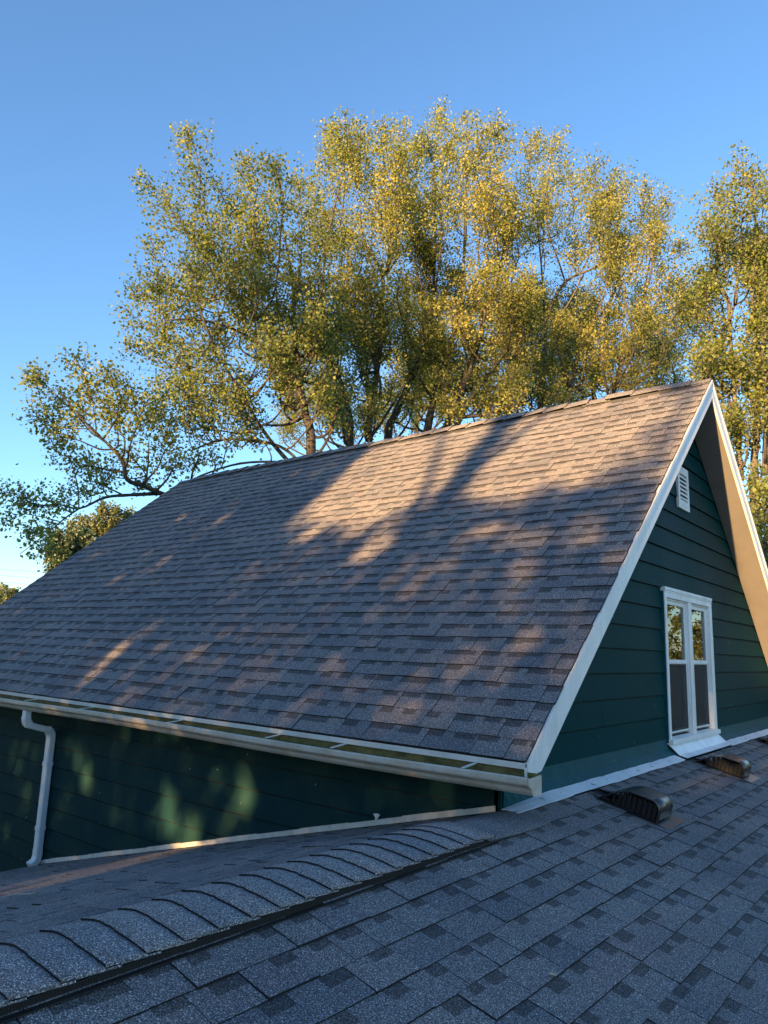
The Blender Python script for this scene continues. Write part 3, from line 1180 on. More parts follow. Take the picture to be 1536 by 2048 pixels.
# roof vents ------------------------------------------------------------------------
def roof_vent(xc, yc, label):
    """slant-back vent: low end up the slope, tall rounded end down the slope, open louvred sides"""
    # local frame: a = down the slope, b = along Y, c = outward
    A = np.array([1, 0, -LS]) / slen
    B = np.array([0, 1.0, 0])
    Cn = Nn
    org = np.array([xc + 0.19, yc, lowz(xc + 0.19)])          # middle of the lower end
    loc = lambda a, b_, c: org + A * a + B * b_ + Cn * c
    L, Wd, Hh = 0.40, 0.27, 0.14
    g = part_group('roof_vent', wing, label)
    # hood: profile in a-c swept along b; flat top, rounded lower edge
    pf = [(-L, 0.010), (-L + 0.03, 0.032), (-0.27, Hh - 0.035), (-0.20, Hh - 0.006), (-0.085, Hh)]
    for k in range(7):
        t_ = math.radians(90 - 90 * k / 6)
        pf.append((-0.055 + 0.055 * math.cos(t_), Hh - 0.055 + 0.055 * math.sin(t_)))
    pf.append((0.0, 0.02))
    V, F = [], []
    for b_ in (-Wd / 2, Wd / 2):
        for a, c in pf:
            V.append(loc(a, b_, c))
    q = len(pf)
    for i in range(q - 1):
        F.append((i, i + 1, q + i + 1, q + i))
    me = mesh_of('hood', V, F, None, False)
    for pl in me.polygons:
        pl.use_smooth = 5 <= pl.index <= 11
    hood = link('hood', me, None, ['bronze'])
    md = hood.modifiers.new('solid', 'SOLIDIFY')
    md.thickness = 0.004
    md.offset = -1
    hood.parent = g
    # rolled rim on both sides
    for b_ in (-Wd / 2, Wd / 2):
        mb = MB()
        mb.tube([loc(a, b_, c - 0.002) for a, c in pf], 0.0045, 6)
        rim = mb.build('rim', 'bronze', None)
        rim.parent = g
    # inner box with louvre fins, set back from the rim
    mb = MB()
    for sgn in (-1, 1):
        bb = sgn * (Wd / 2 - 0.05)
        P = [loc(-L + 0.06, bb, 0.012), loc(-0.015, bb, 0.012), loc(-0.015, bb, Hh - 0.03), loc(-0.2, bb, Hh - 0.03)]
        mb.prism(P, B * -sgn * 0.004)
    ib = mb.build('inner_box', 'black', None)
    ib.parent = g
    for sgn in (-1, 1):
        mb = MB()
        for k in range(9):
            a = -L + 0.09 + k * 0.034
            top = min(Hh - 0.03, 0.02 + (a + L) * 0.6)
            bb = sgn * (Wd / 2 - 0.05)
            mb.prism([loc(a, bb, 0.012), loc(a + 0.016, bb, 0.012), loc(a + 0.016, bb, top), loc(a, bb, top)], B * sgn * 0.02)
        fn = mb.build('louvre_fins', 'black', None)
        fn.parent = g
        fn['kind'] = 'stuff'
    mb = MB()
    for sgn in (-1, 1):
        b0_, b1_ = sgn * (Wd / 2 - 0.03), sgn * (Wd / 2 + 0.022)
        mb.prism([loc(-L - 0.05, b0_, 0.0135), loc(-0.02, b0_, 0.0135), loc(-0.02, b1_, 0.0135), loc(-L + 0.02, b1_, 0.0135)], Cn * 0.002)
    sf = mb.build('side_flange', 'black', None)
    sf.parent = g
    sf['kind'] = 'stuff'
    # flange on the shingles and the nameplate strip on the low face
    mb = MB()
    P = [loc(-0.03, -Wd / 2 - 0.02, 0.0125), loc(0.085, -Wd / 2 - 0.02, 0.0105), loc(0.085, Wd / 2 + 0.06, 0.0105), loc(-0.03, Wd / 2 + 0.06, 0.0125)]
    mb.prism(P, Cn * 0.003)
    fl = mb.build('flange', 'bronze', None)
    fl.parent = g
    mb = MB()
    mb.prism([loc(0.004, -Wd / 2 + 0.02, 0.03), loc(0.004, Wd / 2 - 0.02, 0.03), loc(0.004, Wd / 2 - 0.02, 0.075), loc(0.004, -Wd / 2 + 0.02, 0.075)], A * 0.002)
    pl_ = mb.build('face_plate', 'bronze', None)
    pl_.parent = g


roof_vent(VENTS[0][0], VENTS[0][1], 'dark bronze box vent nearest the ridge end')
roof_vent(VENTS[1][0], VENTS[1][1], 'dark bronze box vent below the window')
roof_vent(VENTS[2][0], VENTS[2][1], 'dark bronze box vent farthest along the wall')

# ------------------------------------------------------------------ small loose things
P = np.array([-1.883, -1.944, farz(-1.883)])
mb = MB()
for k in range(8):
    pass
pts = [P + np.array([-0.04, -0.06, 0.024]), P + np.array([-0.01, -0.02, 0.03]), P + np.array([0.02, 0.03, 0.026]), P + np.array([0.035, 0.075, 0.03])]
V, F = [], []
for i, q in enumerate(pts):
    wv = [0.006, 0.017, 0.015, 0.003][i]
    V += [q + np.array([-wv, wv * .3, 0.004]), q, q + np.array([wv, -wv * .3, 0.006])]
for i in range(3):
    F += [(i * 3, i * 3 + 1, i * 3 + 4, i * 3 + 3), (i * 3 + 1, i * 3 + 2, i * 3 + 5, i * 3 + 4)]
o = link('dry_leaf', mesh_of('dry_leaf', V, F), None, ['dry'])
tag(o, 'curled tan dry leaf lying on the low roof left of the ridge', 'leaf')
md = o.modifiers.new('solid', 'SOLIDIFY')
md.thickness = 0.0015
P = np.array([-0.94, -0.031, farz(-0.94) + 0.055])
mb = MB()
mb.prism([P + np.array(q) for q in ((-0.012, 0, -0.02), (0.0, 0, -0.01), (0.03, 0, 0.03), (0.005, 0, 0.035), (-0.03, 0, 0.028), (-0.012, 0, 0.008))], (0, 0.003, 0))
o = mb.build('paper_scrap', 'flake')
tag(o, 'small white scrap caught on the metal strip under the gutter', 'scrap')
q = 1.02
P = np.array([0.16, q, 0])
yb_ = 0.55
P0 = np.array([0.02, 0.0, 0.0])
mb = MB()
sy = -0.05 + 0.32
zr_ = lambda y: RZ - RM * abs(y - RY)
tw = []
for k in range(7):
    a = k / 6
    yy = 0.44 + 0.10 * a
    tw.append((0.20 + 0.07 * math.sin(a * 2.4), yy, zr_(yy) + 0.018 + 0.008 * math.sin(a * 3)))
mb.tube(tw, 0.0025, 5)
o = mb.build('curled_twig', 'dry')
tag(o, 'tiny curled pale twig lying on the main roof near its right edge', 'twig')


rs = np.random.default_rng(40)
for k, (kx, ky, where) in enumerate(((1.05, -1.45, 'on the dark shingles below the ridge vent'), (1.75, 0.35, 'on the low roof downslope from the nearer vent'), (0.95, 0.15, 'on the low roof close before the nearer vent'))):
    Pk = np.array([kx, ky, lowz(kx) + 0.014])
    a_ = rs.uniform(0, 6.28)
    da, db = np.array([math.cos(a_), math.sin(a_), -LS * math.cos(a_)]), np.array([-math.sin(a_), math.cos(a_), LS * math.sin(a_)])
    V = [Pk - da * .022, Pk + db * .012 + np.array([0, 0, .004]), Pk + da * .026 + np.array([0, 0, .006]), Pk - db * .013 + np.array([0, 0, .003]), Pk + np.array([0, 0, .001])]
    o = link('leaf_scrap', mesh_of('leaf_scrap', V, [(0, 3, 4), (3, 2, 4), (2, 1, 4), (1, 0, 4)]), None, ['dry'])
    tag(o, 'tiny pale leaf scrap lying ' + where, 'leaf', 'leaf scraps on the low roof')
    md = o.modifiers.new('solid', 'SOLIDIFY')
    md.thickness = 0.001

# ------------------------------------------------------------------ trees
LEAF = np.array([(0, 0, 0), (0.5, 0.42, 0.06), (0, 1.0, -0.04), (-0.5, 0.42, 0.06)])


def leaves_mesh(P, size, rg, droop=0.5, name='crown'):
    n_ = len(P)
    a = rg.uniform(0, 2 * math.pi, n_)
    # leaf axis: mostly hanging outward and down; normal random
    ax = np.stack([np.cos(a), np.sin(a), rg.normal(-droop, 0.5, n_)], 1)
    ax /= np.linalg.norm(ax, axis=1)[:, None]
    r_ = rg.normal(size=(n_, 3))
    r_ -= ax * (r_ * ax).sum(1)[:, None]
    r_ /= np.linalg.norm(r_, axis=1)[:, None]
    nn = np.cross(ax, r_)
    s_ = size * rg.uniform(0.65, 1.25, n_)[:, None]
    V = np.empty((n_, 4, 3))
    for k in range(4):
        V[:, k] = P + s_ * (r_ * LEAF[k, 0] + ax * LEAF[k, 1] + nn * LEAF[k, 2])
    me = bpy.data.meshes.new(name)
    me.vertices.add(n_ * 4)
    me.vertices.foreach_set('co', V.reshape(-1))
    me.loops.add(n_ * 4)
    me.loops.foreach_set('vertex_index', np.arange(n_ * 4, dtype=np.int32))
    me.polygons.add(n_)
    me.polygons.foreach_set('loop_start', np.arange(0, n_ * 4, 4, dtype=np.int32))
    me.polygons.foreach_set('loop_total', np.full(n_, 4, dtype=np.int32))
    me.update()
    me.validate()
    return me


def smooth_path(P, sub=4):
    P = np.array(P, float)
    if len(P) < 3:
        return np.array([P[0] + (P[-1] - P[0]) * t_ for t_ in np.linspace(0, 1, sub + 1)])
    Q = np.vstack([2 * P[0] - P[1], P, 2 * P[-1] - P[-2]])
    out_ = []
    for i in range(1, len(Q) - 2):
        for t_ in np.arange(sub) / sub:
            p0, p1, p2, p3 = Q[i - 1:i + 3]
            out_.append(0.5 * (2 * p1 + (p2 - p0) * t_ + (2 * p0 - 5 * p1 + 4 * p2 - p3) * t_ ** 2 + (3 * p1 - p0 - 3 * p2 + p3) * t_ ** 3))
    out_.append(P[-1])
    return np.array(out_)


def grow(wood, leaf, nodes, plumes, rg, dens=300, twig=True, up=0.35):
    """plumes: (base, tip, radius) in metres; leaves gather along twigs that leave each plume's axis"""
    NP = np.array([q[0] for q in nodes])
    NR = np.array([q[1] for q in nodes])
    for base, tip, rad in plumes:
        base, tip = np.array(base), np.array(tip)
        d = np.linalg.norm(NP - base, axis=1) + 0.8 * np.maximum(0, NP[:, 2] - base[2])
        j = int(np.argmin(d))
        st = NP[j]
        L = np.linalg.norm(tip - base)
        gap = np.linalg.norm(st - base)
        e1 = base + (tip - base) * 0.30 + rg.normal(0, 0.03, 3) * L
        mid = st * 0.5 + (base * 0.7 + e1 * 0.3) * 0.5 - np.array([0, 0, 0.06]) * gap + rg.normal(0, 0.04, 3) * gap
        e2 = base + (tip - base) * 0.65 + rg.normal(0, 0.04, 3) * L
        path = smooth_path([st, mid, e1, e2, tip], 4)
        r0 = min(NR[j] * 0.7, 0.018 + 0.014 * L + 0.01 * np.linalg.norm(st - base))
        wood.tube(path, np.linspace(r0, 0.006, len(path)), 5, cap=False)
        axis = (tip - base) / (L + 1e-9)
        ax_pts = np.vstack([path[6:7], path[8:]])
        nt_ = int(10 + L * 9)
        tot = int(dens * 2 * rad * L)
        lens = []
        tws = []
        for q in range(nt_):
            t_ = rg.beta(1.1, 1.0)
            k = t_ * (len(ax_pts) - 1)
            i0 = min(int(k), len(ax_pts) - 2)
            p_ = ax_pts[i0] + (ax_pts[i0 + 1] - ax_pts[i0]) * (k - i0)
            env = rad * (0.35 + 0.9 * math.sin(math.pi * min(1, 0.22 + 0.72 * t_)) ** 1.0) * (1.0 if t_ < 0.75 else 1 - (t_ - 0.75) * 2.4)
            v = rg.normal(size=3)
            v -= axis * (v @ axis)
            v /= np.linalg.norm(v) + 1e-9
            dr = v + axis * rg.uniform(0.2, 0.9) + np.array([0, 0, up * rg.uniform(0, 1)])
            dr /= np.linalg.norm(dr)
            ln = env * rg.uniform(0.6, 1.25)
            e_ = p_ + dr * ln
            m_ = p_ + dr * ln * 0.5 + np.array([0, 0, -0.06 * ln]) + rg.normal(0, 0.05, 3) * ln
            tws.append((p_, m_, e_))
            lens.append(ln)
            if twig:
                wood.tube([p_, m_, e_], [0.009, 0.006, 0.003], 3, cap=False)
        tws.append((base, (base + tip) / 2, tip))
        lens.append(L * 0.35)
        lens = np.array(lens)
        cnt = rg.multinomial(tot, lens / lens.sum())
        for (p_, m_, e_), c_ in zip(tws, cnt):
            if c_ == 0:
                continue
            t_ = rg.beta(1.6, 1.0, c_)[:, None]
            q_ = np.where(t_ < 0.5, p_ + (m_ - p_) * t_ * 2, m_ + (e_ - m_) * (t_ - 0.5) * 2)
            leaf.append(q_ + rg.normal(0, 0.12, (c_, 3)))


def px_tree(name, label, group, D, limbs, plumes, seed, leafmat, barkmat, lsize=0.074, dens=300, dj=1.6, ground_from=0, up=0.6, fill=(), rooted=()):
    rg = np.random.default_rng(seed)
    lw = limbs[ground_from][0]
    b0 = at(lw[0][0], lw[0][1], D)
    base = np.array([b0[0], b0[1], GROUND])
    t_ = thing(name, tuple(base), label, 'tree', group)
    wood, leaf, nodes = MB(), [], []
    for i, (pts, r0, r1, dd) in enumerate(limbs):
        k = np.linspace(0, 1, len(pts))
        P = [at(x, y, D + dd * k_) for (x, y), k_ in zip(pts, k)]
        if i == ground_from or i in rooted:
            tgt = base + np.array([(P[0][0] - base[0]) * 0.25, (P[0][1] - base[1]) * 0.25, 0])
            P = [tgt + np.array([0, 0, -0.1]), (tgt + P[0]) / 2 + np.array([0, 0, 0.3])] + P
            rr = [r0 * 1.5, r0 * 1.2]
        else:
            rr = []
        Q = smooth_path(P, 4)
        R = np.interp(np.linspace(0, 1, len(Q)), np.linspace(0, 1, len(P)), rr + list(np.linspace(r0, r1, len(pts))))
        R = R * 0.85 * (1 + rg.normal(0, 0.05, len(R)))
        wood.tube(Q, R, 8)
        skip = 4 * (len(P) - len(pts))
        nodes += [(q, r_) for q, r_ in zip(Q[skip:], R[skip:])]
    pls = []
    plumes = list(plumes)
    for (x0, y0, x1, y1, cnt, r_) in fill:
        for q in range(int(cnt * 1.7)):
            x, y = rg.uniform(x0, x1), rg.uniform(y0, y1)
            plumes.append((x + rg.uniform(-25, 25), y + rg.uniform(40, 70), x, y - rg.uniform(20, 60), r_ * rg.uniform(0.7, 1.2)))
    for (bx, by, tx, ty, r_) in plumes:
        d0 = rg.uniform(-dj, dj)
        d1 = d0 + rg.uniform(-0.7, 0.7)
        A, B = at(bx, by, D + d0), at(tx, ty, D + d1)
        pls.append((A, B, 1.12 * r_ * np.linalg.norm((A + B) / 2 - CAM) / FPX))
    grow(wood, leaf, nodes, pls, rg, dens, True, up)
    wood.build('trunk', barkmat, t_, True)
    P = np.vstack(leaf)
    c_ = link('crown', leaves_mesh(P, lsize, rg), t_, [leafmat])
    return t_


G = 'cottonwoods behind the house'
T1_limbs = [
    ([(622, 915), (612, 830), (592, 765), (560, 700), (515, 640), (470, 585)], 0.15, 0.04, 0.5),
    ([(612, 830), (600, 760), (590, 660), (585, 560), (562, 440)], 0.11, 0.03, 1.2),
    ([(610, 985), (585, 935), (540, 880), (500, 820), (455, 740), (415, 660), (395, 600)], 0.075, 0.025, -1.2),
    ([(640, 975), (600, 925), (560, 893), (500, 880), (440, 880), (385, 900)], 0.06, 0.025, -1.0),
    ([(650, 975), (610, 935), (560, 924), (480, 927), (410, 948), (380, 962)], 0.05, 0.02, -1.0),
    ([(592, 765), (540, 705), (470, 660), (400, 640), (330, 640)], 0.07, 0.02, -1.0),
]
T1_plumes = [(440, 520, 378, 252, 42), (400, 480, 285, 345, 34), (425, 560, 330, 400, 42), (520, 560, 497, 312, 42), (570, 520, 545, 322, 38),
             (605, 560, 592, 345, 34), (420, 660, 258, 572, 38), (430, 720, 242, 612, 36), (440, 760, 252, 682, 36), (450, 640, 380, 520, 50),
             (520, 660, 470, 520, 55), (560, 640, 540, 480, 55), (600, 640, 590, 470, 45), (500, 740, 400, 680, 50), (520, 800, 410, 780, 45),
             (450, 860, 340, 760, 45), (470, 870, 360, 850, 36), (400, 880, 300, 820, 40), (560, 760, 500, 660, 50), (590, 800, 540, 740, 38),
             (560, 860, 470, 830, 36), (640, 700, 615, 590, 45), (420, 600, 320, 560, 40), (370, 760, 290, 690, 45), (330, 680, 300, 470, 30),
             (500, 470, 440, 380, 45), (560, 560, 500, 450, 50), (480, 620, 410, 470, 50), (600, 720, 560, 620, 45), (550, 900, 500, 870, 22),
             (640, 620, 640, 470, 40)]
px_tree('cottonwood_tree', 'leftmost big cottonwood behind the roof with a narrow pointed top and limbs reaching left', G, 18.5,
        T1_limbs, T1_plumes, 101, 'leaf_green', 'bark', dens=255, fill=[(400, 480, 640, 860, 22, 36), (330, 560, 480, 820, 8, 34), (560, 640, 680, 840, 6, 28)])
T0_limbs = [
    ([(400, 1010), (330, 990), (290, 973), (254, 959), (246, 924), (219, 891), (190, 866), (150, 820), (110, 775)], 0.085, 0.014, -0.8),
    ([(317, 987), (260, 990), (210, 995), (158, 1017), (109, 1008), (49, 1022)], 0.055, 0.01, -0.8),
    ([(158, 1017), (128, 1038), (95, 1066), (40, 1108)], 0.025, 0.008, -0.4),
    ([(290, 973), (296, 930), (298, 880)], 0.035, 0.012, 0.3),
]
T0_plumes = [(190, 866, 68, 745, 38), (200, 850, 150, 712, 40), (246, 880, 215, 735, 42), (219, 880, 110, 790, 40), (254, 920, 290, 800, 45),
             (150, 860, 62, 832, 30), (254, 959, 170, 930, 34), (290, 960, 350, 880, 38), (158, 1012, 20, 990, 22), (109, 1008, 8, 1012, 18),
             (128, 1038, 45, 1068, 22), (95, 1066, 72, 1118, 18), (300, 960, 250, 900, 36), (380, 960, 400, 905, 26), (330, 990, 270, 960, 26), (240, 985, 170, 960, 26), (430, 950, 420, 900, 26), (180, 900, 110, 860, 34), (220, 940, 140, 920, 30), (90, 1015, 40, 1000, 18), (150, 1030, 110, 1010, 22), (340, 900, 320, 830, 40), (120, 1050, 70, 1060, 20), (210, 990, 120, 972, 24), (200, 985, 230, 940, 26), (60, 1020, 2, 1050, 16),
             (317, 975, 380, 920, 28), (300, 870, 320, 760, 40), (240, 830, 270, 770, 36), (150, 930, 110, 900, 30), (270, 900, 210, 830, 40), (50, 990, -10, 985, 18), (120, 1090, 80, 1100, 16)]
px_tree('cottonwood_tree', 'low leaning cottonwood limbs spreading left over the far roof edge', G, 17.5,
        T0_limbs, T0_plumes, 102, 'leaf_green', 'bark', dens=300, dj=1.2)
T2_limbs = [
    ([(700, 890), (690, 800), (672, 745), (655, 690), (645, 600), (655, 480), (690, 330)], 0.15, 0.025, 1.0),
    ([(738, 880), (738, 847), (751, 770), (760, 656), (765, 551), (733, 492), (715, 420)], 0.15, 0.03, 1.5),
    ([(765, 551), (785, 500), (775, 400)], 0.07, 0.025, 0.6),
    ([(760, 800), (756, 745), (700, 600), (690, 590)], 0.06, 0.03, -0.6),
    ([(756, 742), (725, 750), (701, 770), (670, 790)], 0.05, 0.02, -0.6),
]
T2_plumes = [(700, 460, 690, 222, 44), (680, 440, 652, 258, 40), (725, 430, 722, 248, 40), (770, 440, 766, 245, 36), (650, 520, 622, 375, 38),
             (690, 560, 650, 430, 45), (740, 560, 720, 420, 45), (790, 540, 795, 370, 45), (690, 640, 650, 560, 40), (660, 720, 625, 640, 36),
             (690, 760, 650, 690, 32), (740, 700, 705, 640, 34), (770, 700, 762, 580, 45), (720, 810, 690, 745, 26), (770, 820, 790, 760, 26),
             (660, 830, 645, 785, 20), (690, 870, 670, 835, 20), (800, 470, 800, 300, 42), (730, 380, 700, 290, 36), (740, 480, 750, 340, 45)]
px_tree('cottonwood_tree', 'tall golden-topped cottonwood left of the crown gap with forked pale trunk', G, 21.0,
        T2_limbs, T2_plumes, 103, 'leaf', 'bark', dens=270, fill=[(650, 380, 800, 700, 14, 36), (640, 660, 800, 840, 12, 28)])
T3_limbs = [
    ([(775, 890), (790, 830), (830, 740), (860, 640), (870, 500), (870, 330)], 0.17, 0.025, 1.0),
    ([(853, 870), (872, 775), (900, 690), (925, 560), (930, 380)], 0.15, 0.025, 1.0),
    ([(891, 861), (925, 775), (958, 680), (968, 631), (1000, 540), (1020, 420)], 0.17, 0.03, 0.5),
    ([(905, 870), (940, 800), (1000, 720), (1060, 640)], 0.11, 0.03, -0.8),
]
T3_plumes = [(830, 420, 808, 236, 38), (870, 420, 872, 222, 40), (925, 430, 933, 228, 40), (975, 430, 990, 246, 40), (830, 520, 815, 390, 48),
             (890, 540, 880, 390, 52), (960, 560, 950, 420, 52), (1010, 560, 1030, 420, 48), (860, 660, 830, 540, 52), (920, 680, 910, 540, 55),
             (990, 680, 1000, 550, 58), (830, 760, 800, 660, 42), (890, 780, 870, 670, 50), (950, 790, 940, 690, 50), (1010, 780, 1010, 680, 48),
             (840, 840, 820, 790, 26), (900, 850, 890, 780, 36), (960, 840, 960, 780, 38), (1010, 820, 1020, 760, 38), (795, 640, 800, 550, 34),
             (850, 360, 840, 290, 40), (905, 360, 905, 290, 40), (960, 370, 960, 300, 42), (900, 460, 905, 350, 52), (980, 460, 985, 350, 50),
             (1050, 700, 1045, 600, 50), (930, 640, 960, 590, 50), (880, 620, 885, 560, 50), (1040, 800, 1050, 720, 36), (850, 590, 850, 450, 46)]
px_tree('cottonwood_tree', 'broadest cottonwood at the centre of the picture with dense olive crown', G, 22.5,
        T3_limbs, T3_plumes, 104, 'leaf', 'bark', dens=255, fill=[(800, 400, 1060, 700, 20, 42), (790, 640, 1060, 830, 18, 34)])
T3b_limbs = [
    ([(1080, 850), (1085, 780), (1090, 680), (1085, 560), (1070, 400)], 0.13, 0.025, 0.8),
    ([(1130, 850), (1155, 717), (1174, 670), (1222, 598), (1260, 520)], 0.09, 0.025, 0.8),
    ([(1200, 830), (1224, 789), (1246, 717), (1260, 679), (1279, 631), (1300, 520)], 0.14, 0.03, 0.8),
    ([(1090, 640), (1130, 564), (1207, 526), (1240, 470)], 0.08, 0.025, 0.5),
]
T3b_plumes = [(1055, 430, 1062, 266, 40), (1100, 420, 1112, 272, 36), (1180, 470, 1190, 325, 36), (1140, 460, 1140, 345, 36), (1220, 470, 1220, 345, 36),
              (1280, 500, 1292, 368, 34), (1300, 540, 1312, 450, 30), (1325, 600, 1362, 482, 30), (1090, 560, 1085, 420, 50), (1150, 580, 1145, 450, 46),
              (1220, 600, 1220, 470, 42), (1080, 680, 1070, 570, 48), (1150, 700, 1140, 590, 46), (1220, 720, 1225, 620, 34), (1290, 690, 1305, 590, 32),
              (1340, 660, 1368, 560, 28), (1080, 790, 1065, 700, 42), (1135, 790, 1125, 720, 34), (1195, 790, 1190, 730, 28), (1250, 790, 1270, 740, 24),
              (1320, 770, 1340, 700, 26), (1100, 820, 1090, 780, 24), (1300, 640, 1328, 530, 32), (1100, 480, 1090, 350, 42), (1180, 540, 1190, 420, 40), (1340, 720, 1345, 640, 26), (1290, 790, 1310, 760, 22)]
px_tree('cottonwood_tree', 'thin-crowned golden cottonwood just left of the gable peak', G, 25.0,
        T3b_limbs, T3b_plumes, 105, 'leaf', 'bark_pale', dens=235, fill=[(1060, 420, 1300, 680, 14, 36), (1050, 640, 1340, 800, 14, 28)])
T4_limbs = [
    ([(1509, 960), (1514, 861), (1516, 750), (1514, 631), (1519, 560), (1512, 450), (1500, 370)], 0.12, 0.025, 0.6),
    ([(1482, 960), (1476, 880), (1470, 810), (1459, 650), (1456, 598), (1430, 560), (1418, 500)], 0.10, 0.02, 0.4),
    ([(1459, 640), (1475, 580), (1470, 500)], 0.05, 0.02, 0.4),
    ([(1530, 950), (1532, 860), (1545, 740), (1560, 620), (1570, 480)], 0.09, 0.03, 0.4),
    ([(1445, 960), (1448, 860), (1430, 780), (1405, 730)], 0.07, 0.02, -0.4),
]
T4_plumes = [(1500, 430, 1492, 316, 38), (1460, 480, 1428, 376, 38), (1470, 520, 1412, 440, 36), (1450, 600, 1402, 530, 34), (1510, 520, 1530, 380, 42),
             (1480, 600, 1470, 470, 42), (1530, 620, 1545, 480, 42), (1430, 680, 1378, 600, 32), (1450, 740, 1392, 700, 34), (1505, 720, 1510, 620, 36),
             (1420, 800, 1402, 740, 24), (1470, 790, 1462, 720, 30), (1525, 800, 1535, 710, 34), (1560, 560, 1590, 390, 50), (1590, 700, 1610, 540, 50),
             (1480, 870, 1462, 830, 18), (1530, 890, 1545, 830, 18), (1560, 800, 1580, 700, 40), (1490, 480, 1480, 390, 40), (1430, 620, 1400, 570, 32), (1650, 600, 1660, 400, 60), (1440, 540, 1440, 440, 36)]
px_tree('cottonwood_tree', 'bright yellow-green cottonwood right of the gable peak at the picture edge', G, 20.5,
        T4_limbs, T4_plumes, 106, 'leaf_green', 'bark_pale', dens=290, dj=1.3, fill=[(1410, 480, 1560, 760, 14, 32), (1400, 680, 1560, 860, 14, 26), (1430, 830, 1570, 950, 7, 20)])


T5_limbs = [
    ([(830, 930), (835, 840), (850, 740), (845, 640)], 0.13, 0.03, 0.0),
    ([(1000, 900), (1010, 820), (990, 720), (1000, 640)], 0.13, 0.03, 0.0),
    ([(1190, 860), (1185, 790), (1200, 700), (1190, 640)], 0.12, 0.03, 0.0),
    ([(700, 930), (690, 850), (705, 770)], 0.10, 0.03, 0.0),
    ([(1310, 830), (1315, 760), (1300, 690)], 0.10, 0.03, 0.0),
]
px_tree('cottonwood_tree', 'farther cottonwood clump filling the space between the trunks just above the ridge', G, 32.0,
        T5_limbs, [(700, 840, 690, 790, 26)], 107, 'leaf_green', 'bark', dens=230, fill=[(560, 690, 900, 860, 26, 34), (860, 640, 1150, 830, 28, 36), (1100, 600, 1400, 780, 28, 34)], rooted=(1, 2, 3, 4))


def bush(name, label, cat, centre, lobes, seed, leafmat, lsize, dens, group=None, trunk_h=None):
    """lobes: (dx, dy, dz, rx, ry, rz) about centre: each a head of short shoots with leaves near its surface"""
    rg = np.random.default_rng(seed)
    cx, cy, cz = centre
    t_ = thing(name, (cx, cy, GROUND), label, cat, group)
    wood = MB()
    P = []
    for (dx, dy, dz, rx, ry, rz_) in lobes:
        c0 = np.array([cx + dx, cy + dy, cz + dz])
        wood.tube(smooth_path([(cx + dx * .1, cy + dy * .1, GROUND - 0.1), (cx + dx * .35, cy + dy * .35, GROUND + (c0[2] - GROUND) * 0.5), c0, c0 + np.array([0, 0, rz_ * .7])], 3), np.linspace(0.05, 0.006, 10), 6)
        area = 4 * math.pi * ((rx * ry) ** 1.6 / 3 + (rx * rz_) ** 1.6 / 3 + (ry * rz_) ** 1.6 / 3) ** (1 / 1.6)
        n_sh = int(area * 5) + 12
        for k in range(n_sh):
            v = rg.normal(size=3)
            v /= np.linalg.norm(v)
            s_ = c0 + v * np.array([rx, ry, rz_]) * rg.uniform(0.3, 0.7)
            e_ = c0 + v * np.array([rx, ry, rz_]) * rg.uniform(0.8, 1.18) + np.array([0, 0, 0.12])
            wood.tube([s_, e_], [0.008, 0.003], 3, cap=False)
            c_ = max(3, int(area * dens / n_sh))
            tt = rg.beta(1.8, 1, c_)[:, None]
            P.append(s_ + (e_ - s_) * tt + rg.normal(0, 0.07, (c_, 3)))
    wood.build('trunk', 'bark', t_, True)
    link('crown', leaves_mesh(np.vstack(P), lsize, rg, 0.2), t_, [leafmat])
    return t_


def lobes_px(cent, D, items, rg):
    out_ = []
    for (x, y, r_) in items:
        q = at(x, y, D + rg.uniform(-1, 1))
        m_ = r_ * np.linalg.norm(q - CAM) / FPX
        out_.append((q[0] - cent[0], q[1] - cent[1], q[2] - cent[2], m_, m_, m_ * 1.1))
    return out_


rgl = np.random.default_rng(5)
c = at(150, 1100, 27)
bush('small_evergreen', 'small dark evergreen showing just above the far left roof edge', 'tree', c,
     lobes_px(c, 27, [(112, 1105, 20), (130, 1085, 22), (150, 1100, 26), (170, 1090, 24), (110, 1075, 10), (128, 1120, 24), (105, 1130, 16), (112, 1088, 12), (120, 1110, 22)], rgl), 201, 'leaf_dark', 0.09, 420)
c = at(215, 1060, 31)
bush('small_tree', 'olive bushy tree peeping over the sloping left roof edge', 'tree', c,
     lobes_px(c, 31, [(160, 1055, 20), (185, 1060, 24), (212, 1040, 26), (235, 1045, 24), (215, 1075, 30), (180, 1085, 30), (262, 1042, 18), (150, 1075, 16), (205, 1022, 12)], rgl), 202, 'leaf_olive', 0.09, 260)
c = at(8, 1200, 60)
bush('distant_tree', 'pale distant treetop at the far left edge above the roof', 'tree', c,
     lobes_px(c, 60, [(0, 1195, 16), (14, 1190, 18), (28, 1200, 14), (-20, 1190, 20), (8, 1215, 24), (40, 1215, 16)], rgl), 203, 'leaf_olive', 0.2, 40)
c = at(1530, 1060, 17)
bush('garden_shrub', 'leafy yellow-green shrub below the trunks beside the right rake board', 'shrub', c,
     lobes_px(c, 17, [(1500, 985, 26), (1525, 975, 30), (1535, 1020, 34), (1515, 1040, 30), (1540, 1080, 36), (1530, 1110, 36), (1560, 1000, 40), (1570, 1060, 50), (1510, 1000, 20)], rgl), 204, 'leaf_green', 0.08, 170)
